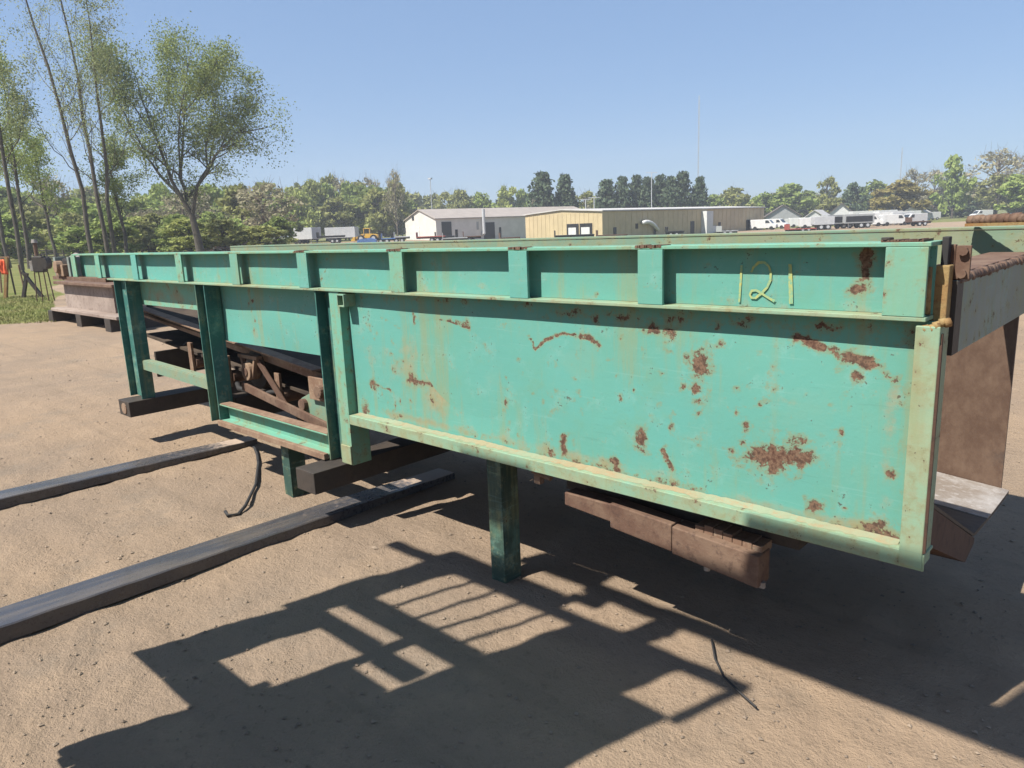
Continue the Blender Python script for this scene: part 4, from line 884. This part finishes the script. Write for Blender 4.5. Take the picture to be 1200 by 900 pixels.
sp = [(972, 128, 3.2, 2.2, ALU, False, 'small blue-grey box trailer at the left of the trailer row'), (990, 132, 5.2, 2.4, GREYW, True, 'grey trailer with dark open side in the middle of the row'), (1012, 131, 5.0, 2.4, GREYW, True, 'second grey trailer with dark open side, nearer the white boxes'), (1032, 150, 5, 2.5, WPAINT, False, 'white box trailer right of the grey open ones'),
      (1048, 156, 5, 2.7, WPAINT, True, 'white trailer with a dark side opening, below the golden tree'), (1062, 150, 4.5, 2.4, WPAINT, False, 'white box trailer at the right end of the row'), (1020, 178, 6, 3.0, WPAINT, False, 'white box trailer standing behind the grey open ones'), (1042, 185, 6, 3.0, WPAINT, False, 'long white box trailer behind the row, under the golden tree'), (1072, 180, 5, 2.6, WPAINT, False, 'white box trailer beside the white shed')]
for px, d, L_, H_, mt, dk, lb in sp: box_trailer(T(px), d, FACE + rng.uniform(-.25, .25), L_, H_, lb, mt, None, dk)
def flat_trailer(t, d, rz, L_, label, mat, h=.9):
    r = thing('flat_trailer', spot(t, d), label, 'trailer', None, rz)
    MB().box(-L_ / 2, L_ / 2, -1.1, 1.1, h - .15, h).build('deck', mat, r, .02, local=True)
    for y in (-.6, .6): MB().box(-L_ / 2, L_ / 2, y - .06, y + .06, h - .36, h - .151).build('chassis_rail', DARK, r, local=True)
    for sgn in (-1, 1):
        for k in (0, 1): wheel(r, L_ / 2 - 1.2 - k * .9, sgn * .95, .38, .38, .24)
    MB().box(-L_ / 2, -L_ / 2 + .06, -1.1, 1.1, h, h + .7).build('headboard', mat, r, .01, local=True)
RB = M['rustbrown']
flat_trailer(T(680), 108, FACE, 5.6, 'dark flat trailer parked below the two white dock doors', DARK, 1.0); flat_trailer(T(724), 106, FACE, 4.2, 'low rusty flat trailer at the warehouse corner', RB, .8)
flat_trailer(T(798), 118, FACE, 2.6, 'short dark trailer on the grass along the warehouse side', DARK, .9); flat_trailer(T(946), 116, FACE, 4.2, 'low red flat trailer on the gravel drive by the vans', RED, .55)
flat_trailer(T(1085), 128, FACE, 3.5, 'rusty flat trailer at the right of the white trailers', RB, .8); flat_trailer(T(512), 122, FACE, 4.6, 'dark flat trailer with red headboard before the gabled workshop', RED, 1.0)
flat_trailer(T(528), 128, FACE + .2, 3.2, 'small dark trailer right of the red one at the workshop', DARK, 1.0); flat_trailer(T(395), 142, FACE, 5.0, 'dark truck chassis in front of the grey box trailer', DARK, 1.4)
for px, d, rz, lb in ((1003, 145, .3, 'white van half hidden behind the grey open trailers'), (1026, 141, 2.8, 'white van between the grey open trailer and the white boxes'), (1056, 141, 3.0, 'white van in front of the white box trailers under the golden tree'), (1078, 146, .2, 'white van at the right end of the trailer row'), (960, 150, 2.9, 'white van between the grey house and the blue-grey trailer'), (1098, 205, .1, 'white van beyond the white shed near the road')):
    van(T(px), d, FACE + rz, lb)
for px, d, L_, mt, h, lb in ((540, 104, 3.4, GREYW, .9, 'grey flat trailer before the first black doorway of the workshop'), (560, 110, 2.6, RB, 1.1, 'short rusty trailer between the two black doorways'), (604, 112, 3.0, RB, .9, 'rusty flat trailer at the left end of the cream warehouse'), (478, 118, 2.4, ALU, 1.0, 'small silver trailer left of the gabled workshop door'), (462, 112, 2.0, BLUE, .8, 'small blue trailer right of the yellow loader'), (860, 112, 2.6, GREYW, .7, 'small grey trailer on the grass near the right end of the warehouse')):
    flat_trailer(T(px), d, FACE + .1, L_, lb, mt, h)
# wheel loader
r = thing('wheel_loader', spot(T(438), 140), 'yellow wheel loader parked left of the gabled workshop', 'loader', None, FACE)
MB().prism([(-.4, .7), (-.4, 1.5), (.9, 1.45), (1.9, 1.3), (1.9, .7)], 1, -.7, .7).build('engine_hood', YEL, r, .04, local=True); MB().box(-1.5, -.42, -.55, .55, .7, 1.1).build('front_frame', YEL, r, .03, local=True)
cb = MB().box(-.55, .45, -.62, .62, 1.5, 2.35).build('cab', GLASS, r, .02, local=True); MB().box(-.65, .55, -.72, .72, 2.35, 2.48).build('cab_roof', YEL, r, .03, local=True)
for x in (-.58, .48):
    for y in (-.64, .64): MB().box(x - .05, x + .05, y - .05, y + .05, 1.5, 2.35).build('cab_post', YEL, r, local=True)
for y in (-.45, .45): MB().bar((-.9, y, 1.4), (-2.3, y, .6), .14, .26).build('lift_arm', YEL, r, local=True)
MB().prism([(-2.2, .25), (-2.2, 1.0), (-2.5, .95), (-3.0, .30), (-3.0, .22)], 1, -1.1, 1.1).build('bucket', YEL, r, .02, local=True)
for x in (-1.1, 1.2):
    for sg in (-1, 1): wheel(r, x, sg * .9, .65, .65, .45)
tag(MB().prism([(-1.6, 0), (1.6, 0), (1.5, .5), (.6, .8), (-.8, .7), (-1.5, .55)], 1, -.8, .8).xform(Matrix.Translation(spot(T(437), 126)) @ Matrix.Rotation(FACE, 4, 'Z')).build('blue_tarpaulin', BLUE), 'low blue tarpaulin heap in front of the yellow loader', 'tarpaulin')
# fence along the wood, and scrap by it
fr = thing('yard_fence', spot(T(190), 84), 'dark post and rail fence along the edge of the wood', 'fence')
FP = [spot(T(px), 84 + .02 * (px - 50)) for px in range(40, 345, 20)]
for i, p in enumerate(FP): MB().box(p[0] - .07, p[0] + .07, p[1] - .07, p[1] + .07, p[2], p[2] + 1.25).build('fence_post', WPAINT if i in (8, 9) else BARK, fr, label='white fence post' if i in (8, 9) else None)
for p, q in zip(FP[:-1], FP[1:]):
    for z in (.35, .72, 1.1): MB().bar((p[0], p[1], p[2] + z), (q[0], q[1], q[2] + z), .05, .12).build('fence_rail', BARK, fr)
for px, d, s, mt, lb, cat in ((258, 80, 1.1, WPAINT, 'small white appliance standing by the scrap heap behind the teal frame', 'appliance'), (272, 82, .9, WPAINT, 'low white crate right of the white appliance', 'crate')):
    x, y, z = spot(T(px), d); rr = thing('white_appliance' if px == 258 else 'white_crate', (x, y, z), lb, cat, None, FACE)
    MB().box(-.5 * s, .5 * s, -.4, .4, 0, .95 * s).build('body', mt, rr, .03, local=True); MB().box(-.46 * s, .46 * s, -.43, -.401, .06, .88 * s).build('door', mt, rr, .01, local=True); MB().box(-.52 * s, .52 * s, -.42, .42, .952 * s, 1.0 * s).build('lid', GREYW, rr, .01, local=True)
sc = MB()
for i in range(90):
    t = T(rng.uniform(235, 345)); d = rng.uniform(74, 82); p = np.array(spot(t, d)); u = nr.normal(size=3); u[2] *= .25; u /= np.linalg.norm(u); L_ = rng.uniform(.4, 1.5); z = rng.random() ** 2 * .75
    sc.bar(p + (0, 0, z), p + u * L_ + (0, 0, z + .05), rng.uniform(.05, .25), rng.uniform(.05, .2))
tag(sc.build('scrap_heap', rusty('scrap', (.16, .08, .05), (.22, .19, .16), (.08, .06, .05), 1.5)), 'low heap of rusty scrap metal along the fence', 'scrap heap', kind='stuff')

# ------------------------------------------------------------------ far end of the yard, left
r = thing('pink_beam_stack', (-16.6, 5.05, 0), 'faded pink steel box beam on dark timbers beyond the far end of the teal frame', 'steel beam')
PK = rusty('faded_pink_paint', (.29, .235, .20), (.20, .155, .13), (.12, .08, .06), 1.2, .8)
MB().box(-17.9, -15.05, 5.06, 5.09, .30, .80).build('web', PK, r); MB().box(-18.1, -14.3, 4.80, 5.30, .235, .298).build('bottom_flange', PK, r, .01); MB().box(-18.0, -14.6, 4.9, 5.35, .80, .86).build('top_flange', M['rust'], r, .01)
for z in (.315, .56):
    a = MB(); y0, y1, z1 = 5.10, 5.75, z + .23
    a.box(-15.06, -14.62, y0, y1, z, z + .02).box(-15.06, -14.62, y0, y1, z1 - .02, z1).box(-15.06, -14.62, y0, y0 + .02, z + .0205, z1 - .0205).box(-15.06, -14.62, y1 - .02, y1, z + .0205, z1 - .0205).box(-15.06, -15.03, y0 + .021, y1 - .021, z + .021, z1 - .021)
    b_ = a.build('square_tube', M['darksteel'], r); MB().tube([(-14.66, 5.42, z + .115), (-14.60, 5.42, z + .115)], .045, 10).build('tube_pin', M['worn'], b_)
for x in (-18.2, -16.4, -14.8): MB().box(x - .15, x + .15, 4.8, 6.8, -.02, .233).build('timber', M['darksteel'], r, .01)
MB().box(-18.6, -14.7, 5.8, 6.6, .234, .80).build('rear_beam', M['darksteel'], r, .01)
# rusty stand with an orange vest
def gp_(px, py, d): x, y, z = spot(T(px), d); return np.array((x, y, zz(px, py, d)))
ar = thing('steel_rack', spot(T(20), 24), 'rusty A-frame rack at the left edge of the yard', 'rack')
ends = [((13, 300), (3, 372)), ((28, 316), (47, 366)), ((33, 318), (24, 368)), ((2, 304), (-14, 372))]
for (a, b) in ends: MB().bar(gp_(*a, 24), np.append(gp_(*b, 24)[:2], -.02), .09, .09).build('rack_leg', M['rustorange'] if a[0] < 14 else M['darksteel'], ar)
MB().bar(gp_(-20, 303, 24), gp_(16, 300, 24), .06, .06).build('top_bar', M['rusttan'], ar); MB().bar(gp_(16, 365, 24), gp_(47, 362, 24), .05, .05).build('foot_bar', M['darksteel'], ar)
for k in range(4):
    p = gp_(-8 + 11 * k, 306 + rng.uniform(-2, 3), 24.6); MB().bar(p, p + np.array((rng.uniform(-.1, .1), rng.uniform(-.1, .1), -1.35 + .4 * rng.random())), .045, .03).build('hanging_bar', M['rust'] if k % 2 else M['darksteel'], ar)
p = gp_(6, 303, 23.8); vs = []; fs = []
for j in range(9):
    for i in range(6):
        vs.append(tuple(p + np.append(RT * (-.06 + .03 * i + .01 * math.sin(j)) * (1 + .35 * (j / 8)) - FW * (.03 * math.sin(i * 1.7 + j * .4)), -.058 * j)))
fs = [(j * 6 + i, j * 6 + i + 1, (j + 1) * 6 + i + 1, (j + 1) * 6 + i) for j in range(8) for i in range(5)]
vo = MB().add(vs, fs).build('orange_vest', ORANGE, smooth=True); sd = vo.modifiers.new('thick', 'SOLIDIFY'); sd.thickness = .012
tag(vo, 'bright orange cloth vest hung on the rusty rack', 'vest')
# old engine and drum at the far end
x, y, z = spot(T(50), 22)
en = thing('old_engine', (x, y, z), 'old grey engine on a rusty stand beside the rack, left of the frame end', 'engine', None, FACE); en.scale = (.45, .45, .85)
MB().box(-.35, .35, -.25, .25, 1.0, 1.55).build('block', M['darksteel'], en, .05, local=True); MB().tube([(-.1, 0, 1.56), (-.1, 0, 2.0)], .12, 10).build('air_cleaner', M['rust'], en, local=True); MB().tube([(-.1, 0, 2.0), (-.1, 0, 2.12)], [.20, .15], 12).build('cap', M['worn'], en, local=True)
MB().tube([(.45, -.3, 1.3), (.45, .3, 1.3)], .2, 14).build('flywheel', M['darksteel'], en, local=True)
for sx in (-.3, .3):
    for sy in (-.22, .22): MB().bar((sx, sy, 1.0), (sx * 1.3, sy * 1.4, -.02), .06, .06).build('stand_leg', M['rust'], en, local=True)
MB().box(-.55, -.36, -.2, .2, 1.05, 1.4).build('radiator', M['worn'], en, .02, local=True)

# ------------------------------------------------------------------ unseen forklift, its front cut out to cast the foreground shadow
fk = thing('forklift', (-2.45, -1.2, 0), 'unseen orange forklift on the near side of the frame, its tall mast shaped to cast the ground shadow', 'forklift')
FO = plain('unseen_forklift_orange_paint', (.55, .20, .04), (.45, .16, .04), .45, 3.)
G = lambda x0, x1, z0, z1, n='shadow_mast_plate', m=M['darksteel'], y0=-.03, y1=.0: MB().box(x0, x1, y0, y1, z0, z1).build(n, m, fk, .003)
G(-3.22, -2.97, 1.27, 2.10, 'shadow_mast_rail'); G(-3.27, -3.085, 2.104, 3.10, 'shadow_mast_rail'); G(-3.08, -2.66, 2.105, 2.215, 'shadow_crossmember'); G(-3.08, -2.36, 2.345, 2.51, 'shadow_crossmember'); G(-2.655, -2.585, .70, 2.34, 'hydraulic_cylinder'); G(-2.58, -2.37, 2.075, 2.19, 'shadow_crossmember')  # rails, plates and gaps follow the shadow outline on the ground
G(-2.965, -2.70, 1.27, 1.52, 'shadow_front_plate'); G(-2.699, -2.66, .72, 1.60, 'shadow_front_plate'); G(-2.58, -2.36, .72, 1.965, 'shadow_front_plate'); G(-2.355, -1.89, .60, 2.66, 'shadow_cab_panel', FO); G(-1.885, -1.67, .60, 2.69, 'shadow_cab_panel', FO)
G(-1.67, -1.63, 2.695, 3.09, 'shadow_guard_post'); G(-1.885, -1.86, 2.695, 3.09, 'shadow_guard_post'); G(-2.355, -1.89, 2.665, 3.09, 'shadow_guard_screen')
for i in range(5): G(-3.085 + .148 * i, -3.065 + .148 * i, 2.512, 3.095, 'shadow_backrest_bar', M['darksteel'], -.03, .0)
G(-3.60, -1.63, 3.10, 3.16, 'top_bar', M['darksteel'], -.05, .0); G(-2.56, -2.50, 3.165, 3.36, 'shadow_carriage_upright'); G(-2.18, -2.06, 3.165, 3.36, 'shadow_carriage_upright'); G(-3.30, -2.565, 3.165, 3.30, 'shadow_carriage_plate')
for x in (-2.5, -2.15): MB().box(x, x + .12, .01, .12, 3.24, 3.293).build('unseen_raised_fork', M['fork'], fk, .004)
MB().prism([(-2.6, .45), (-2.6, 1.15), (-2.3, 1.25), (-.12, 1.05), (-.12, .45)], 0, -2.60, -1.72).build('body', FO, fk, .03)
MB().prism([(-3.05, .40), (-3.05, 1.1), (-2.62, 1.2), (-2.62, .40)], 0, -2.58, -1.74).build('unseen_counterweight', M['darksteel'], fk, .05)
for x in (-2.56, -1.80):
    for y in (-1.0, -2.15): MB().bar((x, y, 1.15), (x, y + .1, 2.15), .07, .07, (0, 1, 0)).build('cab_post', M['darksteel'], fk)
MB().box(-2.6, -1.76, -2.25, -.85, 2.15, 2.22).build('cab_roof', FO, fk, .01); MB().box(-2.4, -1.95, -1.9, -1.4, 1.12, 1.3).build('seat', M['black'], fk, .03); MB().box(-2.4, -1.95, -1.95, -1.85, 1.3, 1.75).build('unseen_seat_back', M['black'], fk, .03)
for x in (-2.52, -1.78):
    for y, rr in ((-.55, .45), (-2.2, .35)):
        o = MB().tube([(x - .13, y, rr), (x + .13, y, rr)], rr, 22).build('wheel', TYRE, fk, .02); MB().tube([(x - .14, y, rr), (x + .14, y, rr)], rr * .55, 16).build('rim', FO, o)
ld = MB().prism([(-2.98, 3.352), (-2.56, 3.352), (-2.53, 3.295), (1.6, 3.295), (1.6, 4.40), (-1.055, 4.40), (-1.06, 3.605), (-1.6, 3.605), (-1.63, 3.42), (-2.52, 3.42), (-2.55, 3.575), (-2.98, 3.575)], 1, .06, .09).build('shadow_plate', M['rust']); tag(ld, 'unseen rusty stepped plate added above the forklift to cast the dark band on the ground', 'steel plate')  # added plate, outline stepped to shape the band of shadow below
tag(MB().tube([(-4.2, -.03, 3.20), (-2.4, -.03, 3.20)], .045, 10).build('steel_pipe', M['rust']), 'rusty steel pipe lying on the forklift carriage top', 'pipe') if False else None
print('trees', cnt[0])

# ------------------------------------------------------------------ haze in the air
hb_ = MB().box(-420, 420, -420, 420, -2.2, 44); ho = hb_.build('haze', bpy.data.materials.new('haze_air'))
hm = ho.data.materials[0]; hm.use_nodes = True; hn = hm.node_tree.nodes; hn.remove(hn['Principled BSDF'])
pv = hn.new('ShaderNodeVolumePrincipled'); pv.inputs['Color'].default_value = (.90, .94, 1, 1); pv.inputs['Density'].default_value = .0008; pv.inputs['Anisotropy'].default_value = .2
hm.node_tree.links.new(pv.outputs[0], hn['Material Output'].inputs['Volume'])
tag(ho, 'thin pale haze hanging in the air over the whole yard', None, kind='stuff')
